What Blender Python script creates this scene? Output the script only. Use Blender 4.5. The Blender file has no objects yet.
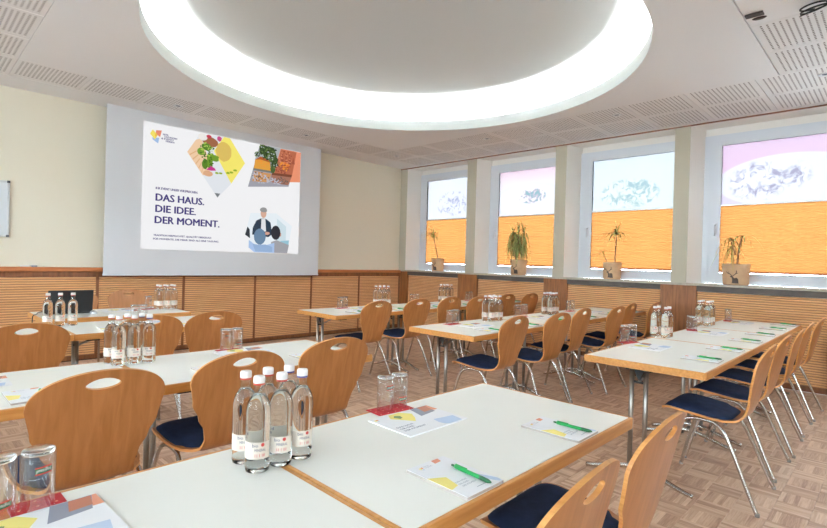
import bpy, bmesh, math, random
from mathutils import Vector, Matrix
from mathutils.geometry import delaunay_2d_cdt

random.seed(7)
SC = bpy.context.scene
COL = SC.collection
PI = math.pi

# ------------------------------------------------------------------ camera
CAM_H = 1.3084
F = Vector((0.7155, 0.6986, -0.0064)).normalized()
yaw, pitch, roll = 0.7974, -0.0064, 0.0281
F = Vector((math.sin(yaw)*math.cos(pitch), math.cos(yaw)*math.cos(pitch), math.sin(pitch)))
R0 = Vector((math.cos(yaw), -math.sin(yaw), 0)); U0 = R0.cross(F)
RV = R0*math.cos(roll)+U0*math.sin(roll); UV = -R0*math.sin(roll)+U0*math.cos(roll)
cam = bpy.data.cameras.new('camera'); camo = bpy.data.objects.new('camera', cam); COL.objects.link(camo)
camo.matrix_world = Matrix(((RV.x, UV.x, -F.x, 0), (RV.y, UV.y, -F.y, 0), (RV.z, UV.z, -F.z, CAM_H), (0, 0, 0, 1)))
cam.sensor_width = 36; cam.lens = 500.95*36/827; cam.clip_start = 0.02
SC.camera = camo

# ------------------------------------------------------------------ world, exposure
world = bpy.data.worlds.new('overcast_sky'); SC.world = world; world.use_nodes = True
wn = world.node_tree; bg = wn.nodes['Background']
bg.inputs['Color'].default_value = (0.73, 0.885, 1.0, 1); bg.inputs['Strength'].default_value = 19.0
COVE_STRENGTH = 390.0
SC.view_settings.view_transform = 'Standard'; SC.view_settings.look = 'None'
SC.view_settings.exposure = 0.16; SC.view_settings.gamma = 1.0; SC.view_settings.use_curve_mapping = False
SC.cycles.use_denoising = True
SC.cycles.max_bounces = 12; SC.cycles.transparent_max_bounces = 16; SC.cycles.transmission_bounces = 12
SC.cycles.diffuse_bounces = 6

# room dimensions (metres): camera stands at x=0, y=0
YW = 7.13      # screen wall
XW = 6.886     # front of sill / pillars
ZC = 3.11      # ceiling
XL, YB = -3.7, -4.3
XWIN = 7.19    # window plane
DXF = 6.93     # face of the dado below the windows

# ------------------------------------------------------------------ materials
def srgb(r, g, b):
    f = lambda c: c/12.92 if c <= 0.04045 else ((c+0.055)/1.055)**2.4
    return (f(r/255), f(g/255), f(b/255), 1)
MATS = {}
def new_mat(name):
    m = bpy.data.materials.new(name); m.use_nodes = True; MATS[name] = m
    nt = m.node_tree; return m, nt, nt.nodes['Principled BSDF'], nt.nodes['Material Output']
def pmat(name, col, rough=0.5, metal=0.0, spec=0.5, bump=0.0, bscale=200, var=0.0, vscale=3):
    m, nt, p, o = new_mat(name)
    p.inputs['Base Color'].default_value = col; p.inputs['Roughness'].default_value = rough
    p.inputs['Metallic'].default_value = metal; p.inputs['Specular IOR Level'].default_value = spec
    if bump or var:
        tc = nt.nodes.new('ShaderNodeTexCoord')
    if bump:
        n = nt.nodes.new('ShaderNodeTexNoise'); n.inputs['Scale'].default_value = bscale
        b = nt.nodes.new('ShaderNodeBump'); b.inputs['Strength'].default_value = bump; b.inputs['Distance'].default_value = 0.002
        nt.links.new(tc.outputs['Object'], n.inputs['Vector']); nt.links.new(n.outputs['Fac'], b.inputs['Height'])
        nt.links.new(b.outputs['Normal'], p.inputs['Normal'])
    if var:
        n = nt.nodes.new('ShaderNodeTexNoise'); n.inputs['Scale'].default_value = vscale; n.inputs['Detail'].default_value = 4
        r = nt.nodes.new('ShaderNodeValToRGB')
        r.color_ramp.elements[0].color = tuple(c*(1-var) for c in col[:3])+(1,); r.color_ramp.elements[1].color = tuple(min(1, c*(1+var)) for c in col[:3])+(1,)
        r.color_ramp.elements[0].position = 0.3; r.color_ramp.elements[1].position = 0.7
        nt.links.new(tc.outputs['Object'], n.inputs['Vector']); nt.links.new(n.outputs['Fac'], r.inputs['Fac']); nt.links.new(r.outputs['Color'], p.inputs['Base Color'])
    return m
def wood(name, c1, c2, scale=(60, 60, 4), rough=0.4, rot=(0, 0, 0), var=None, spec=0.5):
    m, nt, p, o = new_mat(name)
    tc = nt.nodes.new('ShaderNodeTexCoord'); mp = nt.nodes.new('ShaderNodeMapping')
    mp.inputs['Scale'].default_value = scale; mp.inputs['Rotation'].default_value = rot
    n = nt.nodes.new('ShaderNodeTexNoise'); n.inputs['Scale'].default_value = 1.0; n.inputs['Detail'].default_value = 6; n.inputs['Distortion'].default_value = 0.6
    r = nt.nodes.new('ShaderNodeValToRGB'); r.color_ramp.elements[0].color = c1; r.color_ramp.elements[1].color = c2
    r.color_ramp.elements[0].position = 0.32; r.color_ramp.elements[1].position = 0.68
    nt.links.new(tc.outputs['Object'], mp.inputs['Vector']); nt.links.new(mp.outputs['Vector'], n.inputs['Vector'])
    nt.links.new(n.outputs['Fac'], r.inputs['Fac']); nt.links.new(r.outputs['Color'], p.inputs['Base Color'])
    p.inputs['Roughness'].default_value = rough; p.inputs['Specular IOR Level'].default_value = spec
    return m
def emis(name, col, strength=1.0):
    m, nt, p, o = new_mat(name)
    p.inputs['Base Color'].default_value = (0.02, 0.02, 0.02, 1); p.inputs['Roughness'].default_value = 0.8
    p.inputs['Specular IOR Level'].default_value = 0
    p.inputs['Emission Color'].default_value = col; p.inputs['Emission Strength'].default_value = strength
    return m
def thin_glass(name, tint=(1, 1, 1, 1), base=0.06, top=0.75):
    m, nt, p, o = new_mat(name); nt.nodes.remove(p)
    t = nt.nodes.new('ShaderNodeBsdfTransparent'); t.inputs['Color'].default_value = tint
    g = nt.nodes.new('ShaderNodeBsdfGlossy'); g.inputs['Roughness'].default_value = 0.02
    lw = nt.nodes.new('ShaderNodeLayerWeight'); lw.inputs['Blend'].default_value = 0.25
    mr = nt.nodes.new('ShaderNodeMapRange'); mr.inputs['To Min'].default_value = base; mr.inputs['To Max'].default_value = top
    mx = nt.nodes.new('ShaderNodeMixShader')
    nt.links.new(lw.outputs['Facing'], mr.inputs['Value']); nt.links.new(mr.outputs['Result'], mx.inputs['Fac'])
    nt.links.new(t.outputs[0], mx.inputs[1]); nt.links.new(g.outputs[0], mx.inputs[2]); nt.links.new(mx.outputs[0], o.inputs['Surface'])
    return m

WALL = pmat('wall_paint', srgb(230, 223, 204), 0.9, bump=0.15, bscale=120, spec=0.2)
WHITEW = pmat('white_plaster', srgb(236, 232, 226), 0.85, bump=0.1, bscale=150, spec=0.2)
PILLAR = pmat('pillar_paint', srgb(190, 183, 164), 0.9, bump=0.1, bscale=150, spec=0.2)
CEIL = pmat('ceiling_paint', srgb(225, 224, 224), 0.9, spec=0.2)
TILE = pmat('perforated_tile', srgb(224, 222, 221), 0.9, spec=0.2)
COVEM = pmat('cove_white', srgb(196, 198, 194), 0.9, spec=0.1); DOMEM = pmat('dome_white', srgb(193, 194, 193), 0.9, spec=0.1)
VOID = pmat('tile_void', srgb(104, 95, 88), 1.0, spec=0)
DADO_D = wood('dark_wood', srgb(112, 66, 38), srgb(142, 88, 52), (30, 30, 3), 0.45)
DADO_P = wood('pilaster_wood', srgb(122, 74, 38), srgb(160, 102, 56), (40, 40, 3), 0.45)
LEDGE = wood('ledge_wood', srgb(176, 104, 56), srgb(198, 124, 72), (3, 50, 50), 0.4)
SLAT = wood('slat_wood', srgb(220, 166, 114), srgb(238, 188, 138), (3, 3, 60), 0.5)
SLATBACK = wood('slat_back', srgb(150, 100, 60), srgb(166, 116, 74), (3, 3, 30), 0.7)
PLY = wood('beech_plywood', srgb(166, 106, 56), srgb(187, 124, 72), (38, 10, 5), 0.34)
PLYEDGE = wood('plywood_edge', srgb(196, 130, 66), srgb(224, 164, 98), (6, 6, 90), 0.4)
EDGE = wood('oak_lipping', srgb(196, 132, 66), srgb(216, 156, 88), (5, 60, 60), 0.4)
LAM = pmat('white_laminate', srgb(237, 236, 228), 0.32, spec=0.4, var=0.02, vscale=2)
CHROME = pmat('chrome', (0.56, 0.54, 0.52, 1), 0.2, 1.0)
STEEL = pmat('brushed_steel', (0.36, 0.33, 0.30, 1), 0.3, 1.0)
BLACKP = pmat('black_plastic', srgb(30, 30, 32), 0.5)
NAVY = pmat('navy_fabric', srgb(40, 52, 80), 0.9, bump=0.5, bscale=500, spec=0.15, var=0.18, vscale=25)
WHITEP = pmat('white_plastic', srgb(216, 220, 226), 0.35)
GASKET = pmat('gasket', srgb(96, 104, 128), 0.6)
SILL = pmat('stone_sill', srgb(176, 166, 150), 0.35, var=0.12, vscale=30)
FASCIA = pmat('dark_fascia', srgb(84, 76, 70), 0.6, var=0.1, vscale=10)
GLASSP = thin_glass('window_glass', base=0.04)
TUMBLER = thin_glass('tumbler_glass', (0.985, 0.99, 0.99, 1), 0.035, 0.55)
NECK = thin_glass('bottle_glass', (0.97, 0.985, 0.985, 1), 0.08, 0.6)
PAPER = pmat('paper_white', srgb(238, 238, 240), 0.6)
PAPERG = pmat('paper_block', srgb(190, 180, 172), 0.8)
GREEN = pmat('green_plastic', srgb(20, 150, 72), 0.3)
GREEND = pmat('dark_green_plastic', srgb(16, 92, 50), 0.35)
RED = pmat('red_napkin', srgb(190, 40, 48), 0.9, var=0.2, vscale=60)
CAPW = pmat('cap_white', srgb(236, 232, 230), 0.5)
RINGR = pmat('ring_red', srgb(196, 70, 54), 0.5)
RINGB = pmat('ring_blue', srgb(70, 80, 150), 0.5)
LABELM = pmat('label_paper', srgb(226, 214, 200), 0.6)
INKB = pmat('ink_navy', srgb(44, 46, 92), 0.6)
INKR = pmat('ink_red', srgb(206, 72, 64), 0.6)
INKG = pmat('ink_green', srgb(30, 92, 60), 0.5)
P_Y = pmat('print_yellow', srgb(240, 224, 130), 0.6); P_O = pmat('print_orange', srgb(230, 156, 126), 0.6)  # print colours paled: the washed-out look of gloss is put into them
P_B = pmat('print_blue', srgb(192, 208, 230), 0.6); P_D = pmat('print_grey', srgb(146, 150, 164), 0.6)
P_G = pmat('print_green', srgb(130, 152, 100), 0.6); P_R = pmat('print_rust', srgb(196, 126, 100), 0.6)
BAG = pmat('kraft_bag', srgb(204, 168, 132), 0.85, bump=0.6, bscale=30, var=0.08, vscale=12)
DEER = pmat('deer_print', srgb(84, 70, 62), 0.8)
SOIL = pmat('soil', srgb(60, 44, 32), 1.0)
LEAF = pmat('leaf_green', srgb(150, 160, 92), 0.5, var=0.25, vscale=20)
LEAFB = pmat('leaf_yellow', srgb(206, 178, 104), 0.5, var=0.25, vscale=20)
STEM = pmat('cane_stem', srgb(150, 112, 80), 0.8, var=0.2, vscale=30)
ALU = pmat('aluminium', srgb(206, 208, 210), 0.35, 0.6)
BOARD = pmat('whiteboard', srgb(214, 218, 222), 0.2)
SCREENM = pmat('screen_cloth', srgb(218, 220, 224), 0.9, spec=0.1)
COVELAMP = emis('cove_lamp', (0.92, 0.98, 1.0, 1), COVE_STRENGTH)

m, nt, p, o = new_mat('water_body')
p.inputs['Base Color'].default_value = (0.965, 0.995, 0.985, 1); p.inputs['Roughness'].default_value = 0.015
p.inputs['IOR'].default_value = 1.33; p.inputs['Transmission Weight'].default_value = 1.0
WATER = m
m, nt, p, o = new_mat('solid_glass')
p.inputs['Base Color'].default_value = (0.97, 0.99, 0.99, 1); p.inputs['Roughness'].default_value = 0.03; p.inputs['IOR'].default_value = 1.45; p.inputs['Transmission Weight'].default_value = 1.0
SOLIDG = m

def parquet():
    m, nt, p, o = new_mat('mosaic_parquet'); N = nt.nodes; L = nt.links
    geo = N.new('ShaderNodeNewGeometry'); sep = N.new('ShaderNodeSeparateXYZ'); L.new(geo.outputs['Position'], sep.inputs[0])
    def mth(op, a, b=None):
        n = N.new('ShaderNodeMath'); n.operation = op
        for i, v in enumerate((a, b)):
            if v is None: continue
            if isinstance(v, (int, float)): n.inputs[i].default_value = v
            else: L.new(v, n.inputs[i])
        return n.outputs[0]
    S = 0.16
    fx = mth('DIVIDE', sep.outputs[0], S); fy = mth('DIVIDE', sep.outputs[1], S)
    ix = mth('FLOOR', fx); iy = mth('FLOOR', fy)
    par = mth('FLOORED_MODULO', mth('ADD', ix, iy), 2.0)
    inv = mth('SUBTRACT', 1.0, par)
    along = mth('ADD', mth('MULTIPLY', fx, par), mth('MULTIPLY', fy, inv))     # across the slats
    other = mth('ADD', mth('MULTIPLY', fy, par), mth('MULTIPLY', fx, inv))     # along the slats
    sl = mth('FLOOR', mth('MULTIPLY', along, 7.0))
    cb = N.new('ShaderNodeCombineXYZ'); L.new(ix, cb.inputs[0]); L.new(iy, cb.inputs[1]); L.new(sl, cb.inputs[2])
    wn_ = N.new('ShaderNodeTexWhiteNoise'); wn_.noise_dimensions = '3D'; L.new(cb.outputs[0], wn_.inputs['Vector'])
    g = N.new('ShaderNodeCombineXYZ'); L.new(mth('MULTIPLY', along, 24.0), g.inputs[0]); L.new(mth('MULTIPLY', other, 1.6), g.inputs[1]); L.new(mth('MULTIPLY', wn_.outputs['Value'], 40.0), g.inputs[2])
    gn = N.new('ShaderNodeTexNoise'); gn.inputs['Scale'].default_value = 1.0; gn.inputs['Detail'].default_value = 5; gn.inputs['Distortion'].default_value = 0.4
    L.new(g.outputs[0], gn.inputs['Vector'])
    big = N.new('ShaderNodeTexNoise'); big.inputs['Scale'].default_value = 3.0; big.inputs['Detail'].default_value = 3; L.new(geo.outputs['Position'], big.inputs['Vector'])
    fac = mth('ADD', mth('ADD', mth('MULTIPLY', wn_.outputs['Value'], 0.36), mth('MULTIPLY', gn.outputs['Fac'], 0.62)), mth('MULTIPLY', big.outputs['Fac'], 0.16))
    r = N.new('ShaderNodeValToRGB'); cr = r.color_ramp
    cr.elements[0].position = 0.24; cr.elements[0].color = srgb(146, 110, 88)
    cr.elements[1].position = 0.90; cr.elements[1].color = srgb(226, 198, 172)
    e = cr.elements.new(0.5); e.color = srgb(190, 154, 128)
    L.new(fac, r.inputs['Fac']); L.new(r.outputs['Color'], p.inputs['Base Color'])
    p.inputs['Roughness'].default_value = 0.42; p.inputs['Specular IOR Level'].default_value = 0.4
    return m
PARQ = parquet()
SUBF = pmat('subfloor', srgb(60, 42, 30), 0.9)

# ------------------------------------------------------------------ mesh helpers
class MB:
    def __init__(s): s.v = []; s.f = []; s.mi = []; s.sm = []
    def face(s, idx, mi=0, sm=False): s.f.append(tuple(idx)); s.mi.append(mi); s.sm.append(sm)
    def box(s, x0, x1, y0, y1, z0, z1, mi=0):
        b = len(s.v)
        s.v += [(x0, y0, z0), (x1, y0, z0), (x1, y1, z0), (x0, y1, z0), (x0, y0, z1), (x1, y0, z1), (x1, y1, z1), (x0, y1, z1)]
        for q in ((0, 3, 2, 1), (4, 5, 6, 7), (0, 1, 5, 4), (1, 2, 6, 5), (2, 3, 7, 6), (3, 0, 4, 7)): s.face([b+i for i in q], mi)
        return s
    def prism(s, pts, axis, a, b, mi=0):
        """extrude a 2D polygon; axis 'x','y' or 'z'."""
        n = len(pts); k = len(s.v)
        def P(p, t): return {'x': (t, p[0], p[1]), 'y': (p[0], t, p[1]), 'z': (p[0], p[1], t)}[axis]
        s.v += [P(p, a) for p in pts]+[P(p, b) for p in pts]
        s.face(range(k, k+n), mi); s.face(range(k+2*n-1, k+n-1, -1), mi)
        for i in range(n): j = (i+1) % n; s.face((k+i, k+n+i, k+n+j, k+j), mi)
        return s
    def lathe(s, prof, n=24, c=(0, 0, 0), mi=0, cap=True, sm=True, rfun=None):
        k = len(s.v); m = len(prof)
        for (r, z) in prof:
            for i in range(n):
                a = 2*PI*i/n; s.v.append((c[0]+r*math.cos(a), c[1]+r*math.sin(a), c[2]+z))
        for j in range(m-1):
            for i in range(n):
                i2 = (i+1) % n; s.face((k+j*n+i, k+j*n+i2, k+(j+1)*n+i2, k+(j+1)*n+i), mi, sm)
        if cap:
            if prof[0][0] > 1e-6: s.face([k+i for i in range(n-1, -1, -1)], mi)
            if prof[-1][0] > 1e-6: s.face([k+(m-1)*n+i for i in range(n)], mi)
        return s
    def tube(s, pts, r, n=8, mi=0, closed=False, cap=True):
        pts = [Vector(p) for p in pts]; m = len(pts); rs = r if isinstance(r, (list, tuple)) else [r]*m
        k = len(s.v); ref = None
        for i in range(m):
            if closed: t = (pts[(i+1) % m]-pts[i-1]).normalized()
            else: t = (pts[min(i+1, m-1)]-pts[max(i-1, 0)]).normalized()
            if ref is None:
                ref = Vector((0, 0, 1)) if abs(t.z) < 0.9 else Vector((1, 0, 0))
                ref = (ref-t*ref.dot(t)).normalized()
            else:
                ref = ref-t*ref.dot(t); ref = ref.normalized() if ref.length > 1e-6 else t.orthogonal().normalized()
            b = t.cross(ref)
            for j in range(n):
                a = 2*PI*j/n; s.v.append(tuple(pts[i]+(ref*math.cos(a)+b*math.sin(a))*rs[i]))
        for i in range(m if closed else m-1):
            i2 = (i+1) % m
            for j in range(n):
                j2 = (j+1) % n; s.face((k+i*n+j, k+i*n+j2, k+i2*n+j2, k+i2*n+j), mi, True)
        if cap and not closed:
            s.face([k+j for j in range(n-1, -1, -1)], mi); s.face([k+(m-1)*n+j for j in range(n)], mi)
        return s
    def add(s, verts, faces, mi=0, sm=False):
        k = len(s.v); s.v += [tuple(v) for v in verts]
        for f in faces: s.face([k+i for i in f], mi, sm)
        return s
    def mesh(s, name, mats, bevel=0):
        me = bpy.data.meshes.new(name); me.from_pydata(s.v, [], s.f)
        if not isinstance(mats, (list, tuple)): mats = [mats]
        for m_ in mats: me.materials.append(m_)
        me.polygons.foreach_set('material_index', s.mi); me.polygons.foreach_set('use_smooth', s.sm)
        me.update()
        if bevel:
            bm = bmesh.new(); bm.from_mesh(me)
            bmesh.ops.remove_doubles(bm, verts=bm.verts, dist=1e-6)
            es = [e for e in bm.edges if len(e.link_faces) == 2 and e.calc_face_angle(0) > 0.6]
            bmesh.ops.bevel(bm, geom=es, offset=bevel, segments=2, profile=0.5, affect='EDGES', clamp_overlap=True)
            bm.to_mesh(me); bm.free(); me.update()
        return me
    def obj(s, name, mats, parent=None, bevel=0, loc=None):
        return mk(name, s.mesh(name, mats, bevel), parent, loc)
def mk(name, me, parent=None, loc=None, rot=None):
    o = bpy.data.objects.new(name, me); COL.objects.link(o)
    if parent is not None: o.parent = parent
    if loc is not None: o.location = loc
    if rot is not None: o.rotation_euler = rot
    return o
def empty(name, loc=(0, 0, 0), rz=0.0, parent=None):
    o = mk(name, None, parent, loc); o.rotation_euler = (0, 0, rz); o.empty_display_size = 0.1; return o
def tag(o, label, cat, group=None):
    o['label'] = label; o['category'] = cat
    if group: o['group'] = group
    return o
def struct(o): o['kind'] = 'structure'; return o
def stuff(o): o['kind'] = 'stuff'; return o
def copy_tree(o, parent=None):
    c = o.copy(); COL.objects.link(c)
    if parent is not None: c.parent = parent
    for ch in list(o.children): copy_tree(ch, c)
    return c
class Maker:
    """first call returns the prototype, later calls a copy with copied parts."""
    def __init__(s, proto): s.p = proto; s.used = False
    def __call__(s, loc, rz, label, cat, group=None):
        if s.used: o = copy_tree(s.p)
        else: o = s.p; s.used = True
        o.location = loc; o.rotation_euler = (0, 0, rz)
        if 'group' in o: del o['group']
        tag(o, label, cat, group); return o
def smooth_path(pts, sub=6):
    P = [Vector(p) for p in pts]; out = []
    for i in range(len(P)-1):
        p0 = P[max(i-1, 0)]; p1 = P[i]; p2 = P[i+1]; p3 = P[min(i+2, len(P)-1)]
        for k in range(sub):
            t = k/sub
            out.append(0.5*((2*p1)+(p2-p0)*t+(2*p0-5*p1+4*p2-p3)*t*t+(3*p1-p0-3*p2+p3)*t**3))
    out.append(P[-1]); return out
TXT = {}
def text2d(s, size=1.0, align='LEFT', bold=0.0):
    key = (s, align, bold)
    if key not in TXT:
        c = bpy.data.curves.new('txt', 'FONT'); c.body = s; c.align_x = align; c.resolution_u = 2; c.offset = bold
        o = bpy.data.objects.new('txt', c); COL.objects.link(o)
        dg = bpy.context.evaluated_depsgraph_get(); me = bpy.data.meshes.new_from_object(o.evaluated_get(dg))
        TXT[key] = ([tuple(v.co[:2]) for v in me.vertices], [tuple(p_.vertices) for p_ in me.polygons])
        bpy.data.objects.remove(o); bpy.data.curves.remove(c); bpy.data.meshes.remove(me)
    v, f = TXT[key]
    return [(x*size, y*size) for x, y in v], f
def fit_text(s, width, height, bold=0.0):
    v, f = text2d(s, bold=bold)
    x0 = min(q[0] for q in v); x1 = max(q[0] for q in v)
    return [((x-x0)*width/(x1-x0), y*height/0.69) for x, y in v], f

# ================================================================== STRUCTURE
# ---- tables' footprints (used for floor visibility too)
TL, TD, TH = 1.198, 0.70, 0.74
TABLES = [  # x0, y0, label
 (0.743, 0.714, 'white-topped folding table with two notepads at the aisle end of third whiteboard-side row'),
 (-0.458, 0.714, 'white-topped folding table with tumblers and brochure beside the six-bottle cluster, third whiteboard-side row'),
 (0.790, 2.262, 'white-topped folding table at the aisle end of the second whiteboard-side row'),
 (-0.411, 2.262, 'white-topped folding table at the inner end of the second whiteboard-side row'),
 (0.836, 4.020, 'white-topped folding table at the aisle end of row facing the laptop table'),
 (-0.365, 4.020, 'white-topped folding table at the inner end of row facing the laptop table'),
 (3.073, 0.749, 'white-topped folding table at the aisle end of the window row farthest from the screen'),
 (4.274, 0.749, 'white-topped folding table in the middle of the window row farthest from the screen'),
 (5.475, 0.749, 'white-topped folding table at the wall end of the window row farthest from the screen'),
 (3.076, 2.338, 'white-topped folding table at the aisle end of the middle window row'),
 (4.277, 2.338, 'white-topped folding table in the centre of the middle window row'),
 (5.478, 2.338, 'white-topped folding table at the wall end of the middle window row'),
 (3.031, 4.014, 'white-topped folding table at the aisle end of window row nearest the screen'),
 (4.232, 4.014, 'white-topped folding table in the centre of window row nearest the screen'),
 (5.433, 4.014, 'white-topped folding table at the wall end of window row nearest the screen'),
 (0.822, 5.030, 'white-topped folding presenter table carrying the black laptop below the projection screen'),
]

# ---- floor
floor = MB().box(XL, XW+0.04, YB, YW, -0.06, -0.007).obj('floor', SUBF); struct(floor)
S = 0.16
cand = []
for ix in range(math.ceil(XL/S), int((XW+0.02)/S)):
    for iy in range(math.ceil(YB/S), int(YW/S)):
        x = (ix+0.5)*S; y = (iy+0.5)*S
        d = Vector((x, y, -CAM_H)); dep = d.dot(F); vis = False
        if dep > 0.3:
            u = 413.5+500.95*d.dot(RV)/dep; v = 264-500.95*d.dot(UV)/dep
            if -5 < u < 832 and v < 533:
                k = (CAM_H-TH)/CAM_H; X, Y = x*k, y*k
                vis = not any(a < X < a+TL and b < Y < b+TD for a, b, _ in TABLES)
        cand.append((0 if vis else 1, dep if vis else 0, ix, iy))
cand.sort()
tm = MB(); h = S/2-0.0006
tm.add([(-h, -h, -0.008), (h, -h, -0.008), (h, h, -0.008), (-h, h, -0.008), (-h, -h, -0.0008), (h, -h, -0.0008), (h, h, -0.0008), (-h, h, -0.0008),
        (-h+.0008, -h+.0008, 0), (h-.0008, -h+.0008, 0), (h-.0008, h-.0008, 0), (-h+.0008, h-.0008, 0)],
       [(0, 1, 5, 4), (1, 2, 6, 5), (2, 3, 7, 6), (3, 0, 4, 7), (4, 5, 9, 8), (5, 6, 10, 9), (6, 7, 11, 10), (7, 4, 8, 11), (8, 9, 10, 11)])
tme = tm.mesh('parquet_block', PARQ)
rest = MB()
for k, (_, _, ix, iy) in enumerate(cand):
    c = ((ix+0.5)*S, (iy+0.5)*S, 0)
    if k < 300: mk('parquet_block', tme, floor, c)
    else: rest.add([(v[0]+c[0], v[1]+c[1], v[2]) for v in tm.v], tm.f)
stuff(rest.obj('parquet_field', PARQ, floor))

# ---- hidden walls behind the camera
wl = MB().box(XL-0.2, XL, YB-0.1, YW+0.1, -0.06, 1.0).box(XL-0.2, XL, YB-0.1, YW+0.1, 2.9, ZC+0.3)
LO = [(-3.6, -2.1), (-1.7, -0.2), (2.6, 4.1), (4.5, 6.0)]      # unseen windows added in the opposite wall to brighten the room
lo = [YB-0.1]+[q for a in LO for q in a]+[YW+0.1]
for k in range(0, len(lo), 2): wl.box(XL-0.2, XL, lo[k], lo[k+1], 1.0, 2.9)
struct(wl.obj('wall_left', WALL))
for k, (a, b) in enumerate(LO):
    w = struct(empty('window_%d' % (6+k), (XL-0.12, (a+b)/2, 1.0))); hw = (b-a)/2
    mb = MB().box(0, .06, -hw, hw, 0, .07).box(0, .06, -hw, hw, 1.83, 1.9).box(0, .06, -hw, -hw+.07, .07, 1.83).box(0, .06, hw-.07, hw, .07, 1.83).box(0, .06, -.05, .05, .07, 1.83)
    mb.obj('frame', WHITEP, w)
    for q in (-1, 1): MB().box(.02, .026, min(q*.05, q*(hw-.07)), max(q*.05, q*(hw-.07)), .07, 1.83).obj('pane', GLASSP, w)
struct(MB().box(XL, XWIN+0.2, YB-0.1, YB, -0.06, ZC+0.3).obj('wall_back', WALL))

# ---- slatted panel builder: horizontal slats with grooves
def slat_mesh(w, z0, z1, pitch=0.0275):
    """panel in local coords: width along x, front towards -y."""
    mb = MB(); n = int(round((z1-z0)/pitch)); p_ = (z1-z0)/n
    mb.box(0, w, 0.004, 0.02, z0, z1, 1)
    for i in range(n):
        a = z0+i*p_; mb.prism([(0.006, a+0.006), (-0.006, a+0.009), (-0.008, a+p_*0.72), (-0.003, a+p_-0.001), (0.006, a+p_)], 'x', 0, w)
    return mb

# ---- wall_front with wainscot
wf = struct(MB().box(XL, XWIN+0.2, YW, YW+0.12, -0.06, ZC+0.3).obj('wall_front', WALL))
DX = [-2.40, -1.37, -0.35, 0.68, 1.70, 2.735, 3.80, 4.82, 5.85, 6.865]
YD = 7.095
for i in range(len(DX)-1):
    w = DX[i+1]-DX[i]-0.034
    sp = slat_mesh(w, 0.052, 0.998).obj('slatted_panel', [SLAT, SLATBACK], wf, loc=(DX[i]+0.017, YD, 0)); stuff(sp)
for x in DX:
    MB().box(x-0.017, x+0.017, YD-0.006, YW, 0.05, 1.0).obj('divider_post', DADO_D, wf)
MB().box(XL, 6.89, YD-0.006, YW, 0.0, 0.05).obj('plinth', DADO_D, wf)
MB().box(XL, 6.89, YD-0.012, YW, 1.0, 1.065).obj('top_rail', DADO_D, wf)
MB().box(XL, 6.89, YD-0.035, YW, 1.066, 1.117).obj('ledge_board', LEDGE, wf, bevel=0.006)

# ---- wall_right: parapet, pillars, lintel
PF = [(6.948, 7.13), (5.27, 5.466), (3.606, 3.785), (1.938, 2.118), (0.26, 0.44), (-1.42, -1.24)]      # pillar fronts
PB = [(6.87, 7.13), (5.19, 5.37), (3.525, 3.69), (1.85, 2.01), (0.17, 0.33), (-1.51, -1.35)]           # pillar backs
wr = MB().box(DXF+0.012, XWIN+0.2, YB, YW, -0.06, 1.09)
wr.box(XWIN+0.03, XWIN+0.2, YB, YW, 2.99, ZC+0.3)
wr = struct(wr.obj('wall_right', WHITEW))
MB().box(XW, XWIN+0.06, YB, YW, ZC-0.016, ZC+0.3).obj('lintel', WHITEW, wr)
for (a, b), (c, d) in zip(PF, PB):
    mb = MB().prism([(XW, a), (XWIN, c), (XWIN+0.19, c), (XWIN+0.19, d), (XWIN, d), (XW, b)], 'z', 1.09, ZC-0.016)
    mb.mi = [1]*len(mb.mi); mb.mi[-1] = 0            # whiter reveals carry the window light in their colour; beige front face
    mb.obj('pillar', [PILLAR, WHITEW], wr)
MB().prism([(XW, YB), (XWIN+0.19, YB), (XWIN+0.19, -1.50), (XW, -1.40)], 'z', 1.09, ZC-0.016).obj('pillar', PILLAR, wr)
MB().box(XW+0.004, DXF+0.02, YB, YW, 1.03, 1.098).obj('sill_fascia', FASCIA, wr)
MB().box(XW-0.012, XWIN-0.03, YB, YW, 1.098, 1.128).obj('sill_board', SILL, wr, bevel=0.005)
WP = [(6.885, 7.09), (5.20, 5.615), (3.545, 3.925), (1.82, 2.24), (0.12, 0.54), (-1.56, -1.14)]
for a, b in WP:
    pil = MB().box(XW-0.004, DXF+0.012, a, b, 0.0, 1.097).obj('pilaster', DADO_P, wr, bevel=0.003)
    w = (b-a)
    if w > 0.3:
        MB().box(XW-0.008, XW-0.004, a+0.0, b, 1.04, 1.095).obj('pilaster_cap', DADO_P, pil)
ends = [(YB, WP[-1][0])]+[(WP[i][1], WP[i-1][0]) for i in range(1, len(WP))]
for a, b in ends:
    sp = slat_mesh(b-a, 0.06, 1.025).obj('slatted_panel', [SLAT, SLATBACK], wr, loc=(DXF, a, 0)); sp.rotation_euler = (0, 0, PI/2)
    sp.location = (DXF, b, 0); sp.rotation_euler = (0, 0, -PI/2); stuff(sp)
    MB().box(DXF-0.004, DXF+0.012, a, b, 0.0, 0.06).obj('plinth', DADO_D, wr)
MB().box(XW-0.012, XW+0.002, YB, YW, ZC-0.022, ZC-0.006).obj('ceiling_edge_trim', DADO_D, wr)  # thin brown trim where the ceiling meets the lintel

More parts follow.
